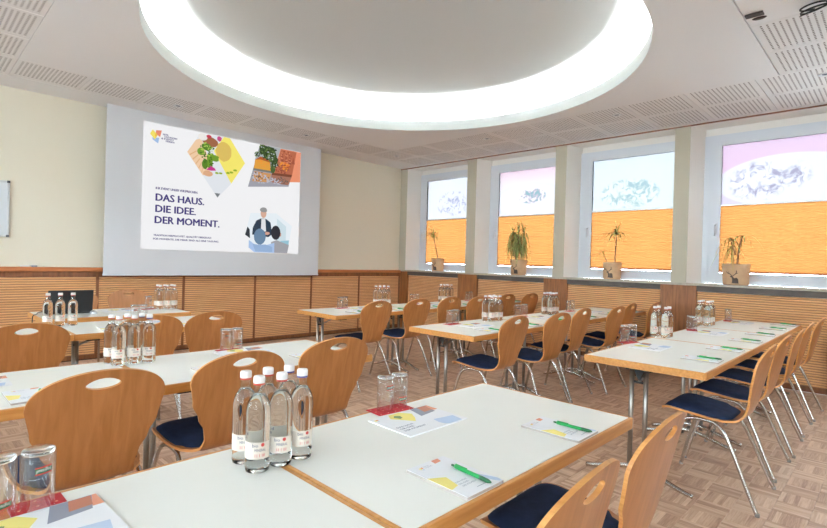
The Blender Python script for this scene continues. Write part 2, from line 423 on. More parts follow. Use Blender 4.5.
# ---- windows
def film_mat(name, kind):
    m, nt, p, o = new_mat(name); N = nt.nodes; L = nt.links; nt.nodes.remove(p)
    tc = N.new('ShaderNodeTexCoord')
    def ramp(src, stops):
        r = N.new('ShaderNodeValToRGB'); cr = r.color_ramp
        cr.elements[0].position, cr.elements[0].color = stops[0]; cr.elements[1].position, cr.elements[1].color = stops[-1]
        for a, c in stops[1:-1]: e = cr.elements.new(a); e.color = c
        L.new(src, r.inputs['Fac']); return r.outputs['Color']
    def mix(f, a, b):
        x = N.new('ShaderNodeMix'); x.data_type = 'RGBA'
        L.new(f, x.inputs['Factor'])
        for i, v in ((6, a), (7, b)):
            if isinstance(v, tuple): x.inputs[i].default_value = v
            else: L.new(v, x.inputs[i])
        return x.outputs[2]
    def ell(cx, cz, rx, rz, soft=0.15):     # mask of an ellipse in Generated coords (y,z)
        s_ = N.new('ShaderNodeSeparateXYZ'); L.new(tc.outputs['Generated'], s_.inputs[0])
        def mm(op, a, b):
            n = N.new('ShaderNodeMath'); n.operation = op
            for i, v in enumerate((a, b)):
                if isinstance(v, (int, float)): n.inputs[i].default_value = v
                else: L.new(v, n.inputs[i])
            return n.outputs[0]
        a = mm('POWER', mm('ABSOLUTE', mm('DIVIDE', mm('SUBTRACT', s_.outputs[1], cx), rx), 0), 2.0)
        b = mm('POWER', mm('ABSOLUTE', mm('DIVIDE', mm('SUBTRACT', s_.outputs[2], cz), rz), 0), 2.0)
        r_ = mm('ADD', a, b)
        mr = N.new('ShaderNodeMapRange'); L.new(r_, mr.inputs['Value'])
        mr.inputs['From Min'].default_value = 1-soft; mr.inputs['From Max'].default_value = 1+soft; mr.inputs['To Min'].default_value = 1; mr.inputs['To Max'].default_value = 0
        return mr.outputs['Result']
    n1 = N.new('ShaderNodeTexNoise'); n1.inputs['Scale'].default_value = 9; n1.inputs['Detail'].default_value = 5; n1.inputs['Distortion'].default_value = 1.5
    L.new(tc.outputs['Object'], n1.inputs['Vector'])
    W = (0.93, 0.95, 1.0, 1)
    if kind == 0:
        blot = ramp(n1.outputs['Fac'], [(0.36, (0.50, 0.52, 0.70, 1)), (0.45, (0.80, 0.80, 0.90, 1)), (0.52, W)])
        col = mix(ell(0.45, 0.38, 0.34, 0.30), W, blot)
    elif kind == 1:
        sep = N.new('ShaderNodeSeparateXYZ'); L.new(tc.outputs['Generated'], sep.inputs[0])
        base = ramp(sep.outputs[2], [(0.0, (0.95, 0.93, 1, 1)), (0.7, (0.98, 0.90, 0.95, 1)), (1.0, (0.96, 0.72, 0.82, 1))])
        plate = mix(ell(0.5, 0.30, 0.62, 0.42, 0.05), base, (0.93, 0.91, 0.99, 1))
        inner = mix(ell(0.5, 0.32, 0.54, 0.34, 0.05), plate, (0.98, 0.97, 1.0, 1))
        blot = ramp(n1.outputs['Fac'], [(0.38, (0.35, 0.55, 0.6, 1)), (0.47, (0.75, 0.6, 0.7, 1)), (0.54, (0.98, 0.97, 1, 1))])
        col = mix(ell(0.46, 0.42, 0.22, 0.16), inner, blot)
    elif kind == 2:
        blot = ramp(n1.outputs['Fac'], [(0.38, (0.45, 0.62, 0.68, 1)), (0.48, (0.72, 0.82, 0.78, 1)), (0.56, (0.90, 0.96, 1, 1))])
        col = mix(ell(0.55, 0.32, 0.34, 0.27), (0.87, 0.95, 1.0, 1), blot)
    else:
        sep = N.new('ShaderNodeSeparateXYZ'); L.new(tc.outputs['Generated'], sep.inputs[0])
        base = ramp(sep.outputs[2], [(0.0, (0.80, 0.74, 0.90, 1)), (0.6, (0.90, 0.66, 0.84, 1)), (1.0, (0.92, 0.70, 0.88, 1))])
        plate = mix(ell(0.42, 0.36, 0.62, 0.40, 0.05), base, (0.93, 0.93, 1.0, 1))
        blot = ramp(n1.outputs['Fac'], [(0.36, (0.46, 0.44, 0.58, 1)), (0.46, (0.74, 0.73, 0.84, 1)), (0.54, (0.95, 0.95, 1, 1))])
        col = mix(ell(0.68, 0.36, 0.24, 0.30, 0.3), plate, blot)
        col = mix(ell(0.36, 0.42, 0.10, 0.17, 0.8), col, blot)
    t = N.new('ShaderNodeBsdfTranslucent'); dim = N.new('ShaderNodeMix'); dim.data_type = 'RGBA'; dim.blend_type = 'MULTIPLY'; dim.inputs['Factor'].default_value = 1; L.new(col, dim.inputs[6]); dim.inputs[7].default_value = (0.104, 0.092, 0.086, 1); L.new(dim.outputs[2], t.inputs['Color'])
    d = N.new('ShaderNodeBsdfDiffuse'); L.new(col, d.inputs['Color'])
    mx = N.new('ShaderNodeMixShader'); mx.inputs['Fac'].default_value = 0.15
    L.new(t.outputs[0], mx.inputs[1]); L.new(d.outputs[0], mx.inputs[2]); L.new(mx.outputs[0], o.inputs['Surface'])
    return m
m, nt, p, o = new_mat('orange_blind'); nt.nodes.remove(p)
t = nt.nodes.new('ShaderNodeBsdfTranslucent'); t.inputs['Color'].default_value = (0.132, 0.051, 0.0145, 1)
d = nt.nodes.new('ShaderNodeBsdfDiffuse'); d.inputs['Color'].default_value = (0.95, 0.48, 0.16, 1)
mx = nt.nodes.new('ShaderNodeMixShader'); mx.inputs['Fac'].default_value = 0.15
nt.links.new(t.outputs[0], mx.inputs[1]); nt.links.new(d.outputs[0], mx.inputs[2]); nt.links.new(mx.outputs[0], o.inputs['Surface'])
BLIND = m
BLINDB = pmat('blind_rail_rust', srgb(170, 80, 40), 0.6)

BL = ['orange pleated blind on the window nearest the screen wall, behind the single-cane plant',
      'orange pleated blind on second window from the screen wall, behind the bushy drooping plant',
      'orange pleated blind on third window from the screen wall, behind the palm-like plant',
      'orange pleated blind on fourth window from the screen wall, behind the sparse arching plant',
      '']
for i in range(5):
    y1 = PB[i][0]; y0 = PB[i+1][1]
    zb, zt = 1.128, 3.0
    w = struct(empty('window_%d' % (i+1), (XWIN, (y0+y1)/2, zb)))
    cy = (y0+y1)/2
    def fr(name, mat, a, b, c, d, t, x0, x1, par):
        """frame a..b x c..d (y,z), bar width t"""
        mb = MB(); mb.box(x0, x1, a, b, c, c+t); mb.box(x0, x1, a, b, d-t, d); mb.box(x0, x1, a, a+t, c+t, d-t); mb.box(x0, x1, b-t, b, c+t, d-t)
        return mb.obj(name, mat, par)
    Y0, Y1, Z0, Z1 = y0-cy, y1-cy, 0.0, zt-zb
    frm = fr('frame', WHITEP, Y0, Y1, Z0, Z1, 0.075, 0.0, 0.07, w)
    MB().box(0.0, 0.06, Y1-0.135, Y1-0.07, 0.07, Z1-0.07).obj('frame_post', WHITEP, w)
    sash = fr('sash', WHITEP, Y0+0.06, Y1-0.115, Z0+0.05, Z1-0.055, 0.085, -0.035, 0.035, w)
    # the glazed field (left edge of the opening, seen from the room, is the high-y side)
    g0, g1 = Y0+0.135, Y1-0.19; h0, h1 = Z0+0.125, Z1-0.13
    fr('gasket', GASKET, g0, g1, h0, h1, 0.010, -0.028, -0.004, sash)
    MB().box(0.002, 0.008, g0, g1, h0, h1).obj('pane', GLASSP, w)
    hb = 2.10-zb
    if i < 4: MB().add([(0.000, g0, hb), (0.000, g1, hb), (0.000, g1, h1), (0.000, g0, h1)], [(0, 1, 2, 3)]).obj('printed_film', film_mat('film_%d' % i, i % 4), w)
    # handle on the high-y stile
    hd = MB().box(-0.05, -0.035, Y1-0.168, Y1-0.142, 0.62, 0.76); hd.tube([(-0.045, Y1-0.155, 0.73), (-0.085, Y1-0.155, 0.73), (-0.092, Y1-0.155, 0.70), (-0.092, Y1-0.155, 0.60)], 0.010, 8)
    hd.obj('handle', WHITEP, w)
    if i < 4:
        b = empty('pleated_blind', (XWIN-0.022, cy, zb)); tag(b, BL[i], 'blind', 'orange pleated blinds')
        mb = MB(); n = 22; zA, zB = h0+0.035, hb; V = []
        for k in range(2*n+1):
            z = zA+(zB-zA)*k/(2*n); x = 0.005 if k % 2 else -0.004
            V += [(x, g0+0.012, z), (x, g1-0.012, z)]
        mb.add(V, [(2*k, 2*k+1, 2*k+3, 2*k+2) for k in range(2*n)]); mb.obj('pleated_fabric', BLIND, b)
        MB().box(-0.010, 0.012, g0+0.008, g1-0.008, zB, zB+0.014).obj('top_rail', ALU, b)
        MB().box(-0.010, 0.012, g0+0.008, g1-0.008, zA-0.016, zA).obj('bottom_rail', BLINDB, b)

# ---- ceiling
CX, CY, CR = 3.288, 3.468, 2.172
FX0, FX1, FY0, FY1 = 0.75, 5.62, 0.86, 6.02
def field():
    mb = MB(); angs = sorted(set([2*PI*i/144 for i in range(144)]+[math.atan2(y-CY, x-CX) % (2*PI) for x in (FX0, FX1) for y in (FY0, FY1)]))
    n = len(angs); V = []
    for a in angs:
        c, s_ = math.cos(a), math.sin(a); ts = []
        if c > 1e-9: ts.append((FX1-CX)/c)
        if c < -1e-9: ts.append((FX0-CX)/c)
        if s_ > 1e-9: ts.append((FY1-CY)/s_)
        if s_ < -1e-9: ts.append((FY0-CY)/s_)
        t_ = min(ts)
        V += [(CX+CR*c, CY+CR*s_, ZC), (CX+t_*c, CY+t_*s_, ZC), (CX+t_*c, CY+t_*s_, ZC+0.05)]
    Fc = []
    for i in range(n):
        j = (i+1) % n; Fc.append((3*i, 3*j, 3*j+1, 3*i+1)); Fc.append((3*i+1, 3*j+1, 3*j+2, 3*i+2))
    return mb.add(V, Fc)
ceil = struct(field().obj('ceiling', CEIL))
lip = MB().lathe([(CR, 0), (CR, 0.125), (CR+0.004, 0.13), (CR+0.026, 0.13), (CR+0.03, 0.125), (CR+0.03, 0.004), (CR, 0)], 144, (CX, CY, ZC), cap=False).obj('cove_lip', COVEM, ceil)
prof = [(CR+0.03, 0.004), (CR+0.32, 0.004), (CR+0.32, 0.14)]
for k in range(1, 11):
    a = PI/2*k/10; prof.append((CR+0.32-0.62*(1-math.cos(a)), 0.14+0.28*math.sin(a)))
prof += [(CR-0.6, 0.435), (1.0, 0.445), (0.0, 0.45)]
MB().lathe(prof, 144, (CX, CY, ZC), cap=False).obj('cove_dome', DOMEM, ceil)
nseg = 24
for k in range(nseg):                       # hidden fluorescent battens in the cove
    a0 = 2*PI*k/nseg+0.012; a1 = 2*PI*(k+1)/nseg-0.012
    pts = [(CX+(CR+0.10)*math.cos(a0+(a1-a0)*q/6), CY+(CR+0.10)*math.sin(a0+(a1-a0)*q/6), ZC+0.045) for q in range(7)]
    MB().tube(pts, 0.013, 8).obj('cove_tube', COVELAMP, ceil)
# smooth wall strip towards the screen, back filler, upper void
MB().box(XL, XW+0.002, 6.66, YW, ZC, ZC+0.05).obj('smooth_strip', CEIL, ceil)
MB().box(XL, XWIN+0.2, YB, YW, ZC+0.52, ZC+0.56).obj('slab_void', VOID, ceil)
TP = 0.6235
tw = TP-0.006
def tile_mesh():
    nr, nd = 14, 16            # rows of slots, dashes per row
    xs = [0, 0.035]; fx = (tw-0.07)/(nd*2-1)
    for k in range(nd): xs += [0.035+fx*(2*k+1)]; xs += [0.035+fx*(2*k+2)]
    xs = xs[:-1]+[tw]
    m0 = 0.05; fy = (tw-2*m0)/(nr*3-2); ys = [0]
    for k in range(nr): ys += [m0+fy*3*k, m0+fy*(3*k+1)]
    ys += [tw]
    mb = MB(); nx, ny = len(xs), len(ys)
    V = [(x-tw/2, y-tw/2, 0) for y in ys for x in xs]; Fc = []
    for j in range(ny-1):
        for i in range(nx-1):
            slot = (j % 2 == 1) and (i % 2 == 1) and j < ny-1
            if not slot: Fc.append((j*nx+i, (j+1)*nx+i, (j+1)*nx+i+1, j*nx+i+1))
    mb.add(V, Fc)
    h = tw/2; mb.add([(-h, -h, 0), (h, -h, 0), (h, h, 0), (-h, h, 0), (-h, -h, .02), (h, -h, .02), (h, h, .02), (-h, h, .02)], [(0, 1, 5, 4), (1, 2, 6, 5), (2, 3, 7, 6), (3, 0, 4, 7), (4, 5, 6, 7)])
    return mb.mesh('ceiling_tile', [TILE])
tile = tile_mesh()
tile.materials.append(VOID)
for pgn in tile.polygons:
    if abs(pgn.center.z-0.02) < 1e-4: pgn.material_index = 1
plain = MB().box(-tw/2, tw/2, -tw/2, tw/2, 0, 0.02).mesh('plain_tile', CEIL)
def put(ix_, x, y):
    mk('ceiling_tile', tile, ceil, (x, y, ZC+0.001))
xsR = [FX1+TP*(k+0.5) for k in range(2)]
xsL = [FX0-TP*(k+0.5) for k in range(5)]
ys = [6.655-TP*(k+0.5) for k in range(14)]
nxm = 8; stepx = (FX1-FX0)/nxm
for y in ys:
    if y < YB+0.2: continue
    for x in xsR+xsL: put(0, x, y)
for k in range(8):
    x = FX0+(FX1-FX0)*(k+0.5)/8
    t_ = mk('ceiling_tile', tile, ceil, (x, 6.655-TP/2-0.006, ZC+0.001)); t_.scale = ((FX1-FX0)/8/TP, 1, 1)
for j in range(4):
    y = FY0-0.006-TP*(j+0.5)
    for k in range(8):
        x = FX1-TP*(k+0.5)
        if x-TP/2 < FX0-0.1: continue
        if x < 4.34 and x > 3.0 and j == 0: mk('plain_tile', plain, ceil, (x, y, ZC+0.001))
        else: put(0, x, y)

# ================================================================== FURNITURE
# ---- table prototype (origin at floor, centre)
def make_table():
    t = empty('folding_table'); hx, hy = TL/2, TD/2; lw = 0.013
    top = MB().box(-hx+lw, hx-lw, -hy+lw, hy-lw, TH-0.034, TH).obj('tabletop', LAM, t)
    for a in ((-hx, hx, -hy, -hy+lw), (-hx, hx, hy-lw, hy), (-hx, -hx+lw, -hy+lw, hy-lw), (hx-lw, hx, -hy+lw, hy-lw)):
        MB().box(a[0], a[1], a[2], a[3], TH-0.042, TH).obj('edge_strip', EDGE, top, bevel=0.003)
    for s_ in (-1, 1):
        x = s_*(hx-0.085)
        leg = empty('leg_frame', (x, 0.035, 0), 0, t)
        for yy in (-0.042, 0.042):
            MB().tube([(0, yy, 0.055), (0, yy, TH-0.05)], 0.0145, 12).obj('leg_tube', STEEL, leg)
        for e in (-1, 1):
            pts = smooth_path([(0, e*0.0, 0.085), (0, e*0.05, 0.083), (0, e*0.14, 0.062), (0, e*0.24, 0.030), (0, e*0.315, 0.0125)], 4)
            MB().tube(pts, [0.018-0.006*i/(len(pts)-1) for i in range(len(pts))], 10).obj('foot', CHROME, leg)
        mb = MB().box(-0.02, 0.02, -0.075, 0.075, TH-0.062, TH-0.0345).box(-0.006, 0.006, -0.03, 0.03, TH-0.14, TH-0.128)
        mb.obj('hinge_bracket', BLACKP, leg)
        MB().prism([(-0.03, TH-0.06), (0.03, TH-0.06), (0.0, TH-0.13)], 'x', -0.003, 0.003).obj('gusset', BLACKP, leg)
        MB().tube([(-s_*0.01, 0, TH-0.135), (-s_*0.26, 0, TH-0.045)], 0.008, 8).obj('brace', STEEL, leg)
        MB().box(-s_*0.26-0.05, -s_*0.26+0.05, -0.03, 0.03, TH-0.05, TH-0.0345).obj('brace_bracket', BLACKP, leg)
    for yy in (-hy+0.05, hy-0.05):
        MB().box(-0.04-hx+0.12, 0.04-hx+0.12, yy-0.02, yy+0.02, TH-0.055, TH-0.0345).obj('stacking_pad', BLACKP, t)
        MB().box(-0.04+hx-0.12, 0.04+hx-0.12, yy-0.02, yy+0.02, TH-0.055, TH-0.0345).obj('stacking_pad', BLACKP, t)
    return t
table = Maker(make_table())
for x0, y0, lab in TABLES:
    table((x0+TL/2, y0+TD/2, 0), 0, lab, 'table', 'white folding tables')

# ---- chair prototype (origin at floor between the feet, faces +y)
PROF = [(0.262, 0.446), (0.250, 0.462), (0.20, 0.472), (0.10, 0.464), (0.0, 0.453), (-0.07, 0.448), (-0.125, 0.456), (-0.160, 0.486), (-0.180, 0.535), (-0.196, 0.60), (-0.219, 0.70), (-0.243, 0.80), (-0.265, 0.894)]
PS = smooth_path([(0, a, b) for a, b in PROF], 8)
ARC = [0.0]
for i in range(1, len(PS)): ARC.append(ARC[-1]+(PS[i]-PS[i-1]).length)
SLEN = ARC[-1]
def at_s(s_):
    s_ = min(max(s_, 0), SLEN)
    for i in range(1, len(ARC)):
        if s_ <= ARC[i]:
            t_ = (s_-ARC[i-1])/(ARC[i]-ARC[i-1]); return PS[i-1].lerp(PS[i], t_)
    return PS[-1]
def s_of_z(z):
    for i in range(len(PS)-1, 0, -1):
        if PS[i-1].z <= z: t_ = (z-PS[i-1].z)/(PS[i].z-PS[i-1].z); return ARC[i-1]+t_*(ARC[i]-ARC[i-1])
    return 0
WS = [(0.0, .150), (0.012, .178), (0.045, .202), (0.10, .214), (0.20, .216), (0.28, .208), (0.335, .192), (0.38, .162), (0.42, .140), (0.47, .131), (0.52, .142), (0.58, .170), (0.65, .200)]
def half_w(s_):
    zw = s_of_z(0.775); p_ = at_s(s_)
    if s_ >= zw:
        k = (s_-zw)/(SLEN-zw); return 0.219*math.sqrt(max(0, 1-k**2.3))
    pts = WS+[(zw, 0.219)]
    for i in range(1, len(pts)):
        if s_ <= pts[i][0]:
            a, b = pts[i-1], pts[i]; t_ = (s_-a[0])/(b[0]-a[0]); t_ = t_*t_*(3-2*t_) if i in (6, 7, 8, 11, 12, 13) else t_
            return a[1]+(b[1]-a[1])*t_
    return 0.219
def shell_pt(x, s_):
    p_ = at_s(s_); k = min(max((s_-0.36)/0.12, 0), 1); k = k*k*(3-2*k)
    return Vector((x, p_.y+0.42*x*x*k, p_.z+0.30*x*x*(1-k)))
def make_shell():
    zw = s_of_z(0.775); out = []
    ss = [0, .006, .012, .02, .03, .045, .07]+[0.10+0.012*i for i in range(48)]
    ss = [q for q in ss if q < zw]+[zw+(SLEN-zw)*math.sin(PI/2*k/20) for k in range(20)]
    left = [(-half_w(q), q) for q in ss]; right = [(half_w(q), q) for q in ss]
    tops = []
    outline = left+[(-a, b) for a, b in tops]+[(0, SLEN)]+[(a, b) for a, b in reversed(tops)]+right[::-1]
    hs = s_of_z(0.846); hole = []
    for k in range(20):
        a = 2*PI*k/20; c = math.cos(a); hole.append((0.056*c, hs+0.021*math.sin(a)*(1.0-0.25*abs(c)**3)+0.004*c*c*-1))
    pts = outline+hole; n0 = len(outline); n1 = len(hole)
    inner = []
    for k in range(1, 48):
        q = SLEN*k/48; w_ = half_w(q)
        for j in range(-5, 6):
            x = w_*0.94*j/5.5
            if abs(q-hs) < 0.032 and abs(x) < 0.068: continue
            inner.append((x, q))
    edges = [(i, (i+1) % n0) for i in range(n0)]+[(n0+i, n0+(i+1) % n1) for i in range(n1)]
    V, E, Fc, _, _, _ = delaunay_2d_cdt([Vector(q) for q in pts+inner], edges, [], 0, 1e-5)
    def inside(pt, poly):
        c = False; x, y = pt; j = len(poly)-1
        for i in range(len(poly)):
            xi, yi = poly[i]; xj, yj = poly[j]
            if (yi > y) != (yj > y) and x < (xj-xi)*(y-yi)/(yj-yi)+xi: c = not c
            j = i
        return c
    bm = bmesh.new(); bv = [bm.verts.new(shell_pt(v[0], v[1])) for v in V]
    for f_ in Fc:
        c = (sum(V[i][0] for i in f_)/len(f_), sum(V[i][1] for i in f_)/len(f_))
        if inside(c, outline) and not inside(c, hole): bm.faces.new([bv[i] for i in f_])
    for v in [v for v in bm.verts if not v.link_faces]: bm.verts.remove(v)
    bmesh.ops.recalc_face_normals(bm, faces=bm.faces)
    bm.normal_update(); bm.verts.index_update(); bm.verts.ensure_lookup_table()
    sgn = 1.0
    fz = min(bm.faces, key=lambda f_: (f_.calc_center_median()-Vector((0, 0.1, 0.46))).length)
    if fz.normal.z < 0: bmesh.ops.reverse_faces(bm, faces=bm.faces); bm.normal_update()
    old = list(bm.faces); bnd = [e for e in bm.edges if e.is_boundary]
    low = {v: bm.verts.new(v.co-v.normal*0.0115) for v in list(bm.verts)}
    for f_ in old:
        f_.smooth = True; nf = bm.faces.new([low[v] for v in reversed(f_.verts)]); nf.smooth = True
    for e in bnd:
        f_ = [q for q in e.link_faces if q in old][0] if False else e.link_faces[0]
        a, b = e.verts
        lv = list(f_.verts); ia = lv.index(a)
        if lv[(ia+1) % len(lv)] is not b: a, b = b, a
        nf = bm.faces.new([b, a, low[a], low[b]]); nf.material_index = 1; nf.smooth = True
        e.smooth = False
        e2 = bm.edges.get((low[a], low[b])); 
        if e2: e2.smooth = False
    me = bpy.data.meshes.new('shell'); bm.to_mesh(me); bm.free()
    me.materials.append(PLY); me.materials.append(PLYEDGE); return me
def make_pad():
    mb = MB(); n, m_ = 18, 14; s0, s1 = 0.012, 0.375; T_ = []; B_ = []
    for i in range(n+1):
        u_ = -1+2*i/n; q = s0+(s1-s0)*(u_+1)/2
        w_ = (half_w(q)-0.012)
        if q > 0.30: w_ = min(w_, 0.172-0.10*max(0, (q-0.33)))
        rr = max(0.0, 1-abs(u_)**7); w_ *= (0.72+0.28*rr)
        for j in range(m_+1):
            v_ = -1+2*j/m_; p_ = shell_pt(w_*v_, q); hgt = 0.030*(1-abs(u_)**5)*(1-abs(v_)**5)+0.004
            T_.append((p_.x, p_.y, p_.z+hgt)); B_.append((p_.x, p_.y, p_.z+0.0005))
    k = (n+1)*(m_+1); idx = lambda i, j: i*(m_+1)+j
    Fc = []
    for i in range(n):
        for j in range(m_):
            Fc.append((idx(i, j), idx(i, j+1), idx(i+1, j+1), idx(i+1, j))); Fc.append((k+idx(i, j), k+idx(i+1, j), k+idx(i+1, j+1), k+idx(i, j+1)))
    for i in range(n):
        for j in (0, m_): a = (idx(i, j), idx(i+1, j), k+idx(i+1, j), k+idx(i, j)); Fc.append(a if j == 0 else a[::-1])
    for j in range(m_):
        for i in (0, n): a = (idx(i, j), k+idx(i, j), k+idx(i, j+1), idx(i, j+1)); Fc.append(a if i == 0 else a[::-1])
    mb.add(T_+B_, Fc, 0, True); return mb.mesh('seat_pad', NAVY)
def make_chair():
    c = empty('plywood_chair'); mk('shell', make_shell(), c); mk('seat_pad', make_pad(), c)
    for s_ in (-1, 1):
        pts = smooth_path([(s_*.238, .255, .006), (s_*.222, .215, .17), (s_*.205, .168, .345), (s_*.196, .135, .412), (s_*.190, .085, .437), (s_*.188, .03, .440), (s_*.190, -.035, .432), (s_*.198, -.085, .385), (s_*.212, -.135, .285), (s_*.228, -.20, .13), (s_*.240, -.255, .006)], 5)
        lf = MB().tube(pts, 0.0105, 10).obj('leg_frame', CHROME, c)
        for q in ((s_*.238, .255), (s_*.240, -.255)):
            MB().lathe([(0.0115, 0), (0.0125, 0.004), (0.0115, 0.018)], 10, (q[0], q[1], 0)).obj('glide', STEEL, lf)
    for yy in (0.06, -0.03):
        MB().tube([(-.189, yy, .438), (.189, yy, .438)], 0.009, 8).obj('crossbar', CHROME, c)
    return c
chair = Maker(make_chair())
CH = []
ords = ['first', 'second', 'third', 'fourth', 'fifth', 'sixth']
G1 = 'plywood chairs at the tables'
for i, (x, y, rz) in enumerate([(0.995, .706, .05), (1.525, .72, .02)]):
    chair((x, y, 0), rz, ['plywood chair with navy seat pad, second from aisle, third whiteboard-side row from screen',
                          'plywood chair with navy seat pad nearest the aisle, third whiteboard-side row from screen'][i], 'chair', G1)
for i, (x, y, rz) in enumerate([(0.505, 2.275, .02), (1.055, 2.312, .03), (1.638, 2.385, -.03)]):
    chair((x, y, 0), rz, 'plywood chair with navy seat pad, %s from aisle, second whiteboard-side row' % ords[2-i], 'chair', G1)
for i, (x, y, rz) in enumerate([(0.495, 3.815, .05), (1.20, 3.90, 0), (1.66, 3.925, 0)]):
    chair((x, y, 0), rz, 'plywood chair with navy seat pad, %s from aisle, row facing the laptop table' % ords[2-i], 'chair', G1)
for i, (x, y, rz) in enumerate([(1.29, 6.02, PI), (1.815, 6.02, PI)]):
    chair((x, y, 0), rz, ['beech plywood presenter chair behind the open black laptop, facing the room', 'beech plywood presenter chair beside the six bottles, facing the room'][i], 'chair', G1)
for i, (x, y, rz) in enumerate([(3.435, .775, .0), (4.045, .785, -.02), (4.635, .775, 0.02), (5.24, .785, 0), (5.85, .77, -.03)]):
    chair((x, y, 0), rz, 'plywood chair with navy seat pad, %s from aisle, window row farthest from screen' % ords[i], 'chair', G1)
for i, (x, y, rz) in enumerate([(3.454, 2.452, .04), (4.055, 2.385, -.03), (4.695, 2.484, .05), (5.30, 2.385, .0), (5.90, 2.48, .06), (6.44, 2.385, .02)]):
    chair((x, y, 0), rz, 'plywood chair with navy seat pad, %s from aisle, middle window row' % ords[i], 'chair', G1)
for i, (x, y, rz) in enumerate([(3.40, 4.06, .05), (4.0, 4.062, .04), (4.60, 4.10, .03), (5.06, 4.02, .0), (5.80, 4.10, .0), (6.345, 4.06, .0)]):
    chair((x, y, 0), rz, 'plywood chair with navy seat pad, %s from aisle, window row nearest the screen' % ords[i], 'chair', G1)

# ---- bottles
def make_bottle(ring, nm):
    b = empty('water_bottle')
    body = [(0, 0.002), (0.024, 0.0), (0.030, 0.003), (0.0318, 0.010), (0.032, 0.03), (0.032, 0.152), (0.0316, 0.162), (0.0302, 0.173), (0.0272, 0.184), (0.0225, 0.193), (0.0180, 0.199), (0.0146, 0.204), (0, 0.2041)]
    MB().lathe(body, 28, cap=False).obj('water_filled_body', WATER, b)
    MB().lathe([(0.0147, 0.2045), (0.0138, 0.210), (0.0132, 0.222), (0.0132, 0.236)], 20, cap=False).obj('neck', NECK, b)
    MB().lathe([(0.0, 0.2285), (0.0150, 0.2285), (0.0152, 0.2322), (0.0, 0.2323)], 20, cap=False).obj('safety_ring', ring, b)
    MB().lathe([(0.0, 0.233), (0.0150, 0.233), (0.0153, 0.236), (0.0153, 0.247), (0.0138, 0.251), (0.0, 0.2515)], 20, cap=False).obj('screw_cap', CAPW, b)
    def wrap(v, r): return [(r*math.cos(q[0]/r), r*math.sin(q[0]/r), q[1]) for q in v]
    r = 0.0324; mb = MB(); n = 22; a0, a1 = -2.0, 1.35; V = []
    for i in range(n+1):
        a = a0+(a1-a0)*i/n; V += [(r*math.cos(a), r*math.sin(a), 0.040), (r*math.cos(a), r*math.sin(a), 0.084)]
    lab = mb.add(V, [(2*i, 2*i+2, 2*i+3, 2*i+1) for i in range(n)], 0, True).obj('label_band', LABELM, b)
    r2 = 0.0327
    def txt(s_, x, z, h_, wd, m_):
        v, f_ = fit_text(s_, wd, h_); mbt = MB().add(wrap([(q[0]+x, q[1]+z) for q in v], r2), f_); return mbt.obj('label_lettering', m_, lab)
    txt('bio', -0.006, 0.072, 0.0085, 0.015, INKB); txt('MINERAL', 0.0, 0.0605, 0.007, 0.030, INKB); txt('1l l lIl', 0.001, 0.046, 0.008, 0.026, INKR)
    c = [(0.021+0.0048*math.cos(2*PI*k/14), 0.077+0.0048*math.sin(2*PI*k/14)) for k in range(14)]
    MB().add(wrap(c, r2), [tuple(range(14))]).obj('label_emblem', INKR, lab)
    return b
bot_r = Maker(make_bottle(RINGR, 'r')); bot_b = Maker(make_bottle(RINGB, 'b'))
AIM = math.atan2(-1, -1)
def bottles(pos, where, blue=(), grp=None):
    for k, (x, y) in enumerate(pos):
        mkr = bot_b if k in blue else bot_r
        face = math.atan2(-y, -x)-0.15+random.uniform(-.25, .25)
        mkr((x, y, TH+0.0005), face, 'water bottle with %s cap ring %s' % ('blue' if k in blue else 'red', where), 'bottle', grp)
def grid(x0, y0, nx, ny=2, dx=0.0685, dy=0.075):
    return [(x0+dx*i+random.uniform(-.001, .001), y0+dy*j+random.uniform(-.002, .002)) for j in range(ny) for i in range(nx)]
bottles([(.671, 1.215), (.738, 1.213), (.805, 1.216), (.672, 1.291), (.740, 1.291), (.808, 1.290)], 'in cluster on the third whiteboard-side row', (2, 5), 'bottles on the third whiteboard-side row')
bottles([(.775, 2.813), (.845, 2.810), (.914, 2.806), (.760, 2.888), (.832, 2.886), (.902, 2.884)], 'in cluster on the second whiteboard-side row', (2, 5), 'bottles on the second whiteboard-side row')
bottles([(.772, 4.545), (.848, 4.54), (.928, 4.535)], 'in the line of three before the laptop', (), 'bottles on the row facing the laptop')
bottles(grid(1.855, 5.40, 3), 'in the cluster at the end of the laptop table', (), 'bottles on the laptop table')
bottles(grid(4.09, 4.55, 3), 'in aisle-side cluster, window row nearest screen', (), 'aisle-side bottles, window row nearest the screen')
bottles(grid(5.30, 4.55, 3), 'in wall-side cluster, window row nearest screen', (), 'wall-side bottles, window row nearest the screen')
bottles(grid(4.01, 2.84, 3), 'in the aisle-side cluster on the middle window row', (), 'aisle-side bottles, middle window row')
bottles(grid(5.14, 2.84, 3), 'in the wall-side cluster on the middle window row', (), 'wall-side bottles, middle window row')
bottles(grid(4.34, 1.365, 2, 2, 0.082, 0.080), 'in aisle-side cluster, window row farthest from screen', (), 'aisle-side bottles, window row farthest from the screen')
bottles(grid(5.61, 1.375, 3, 2, 0.075, 0.080), 'in wall-side cluster, window row farthest from screen', (), 'wall-side bottles, window row farthest from the screen')

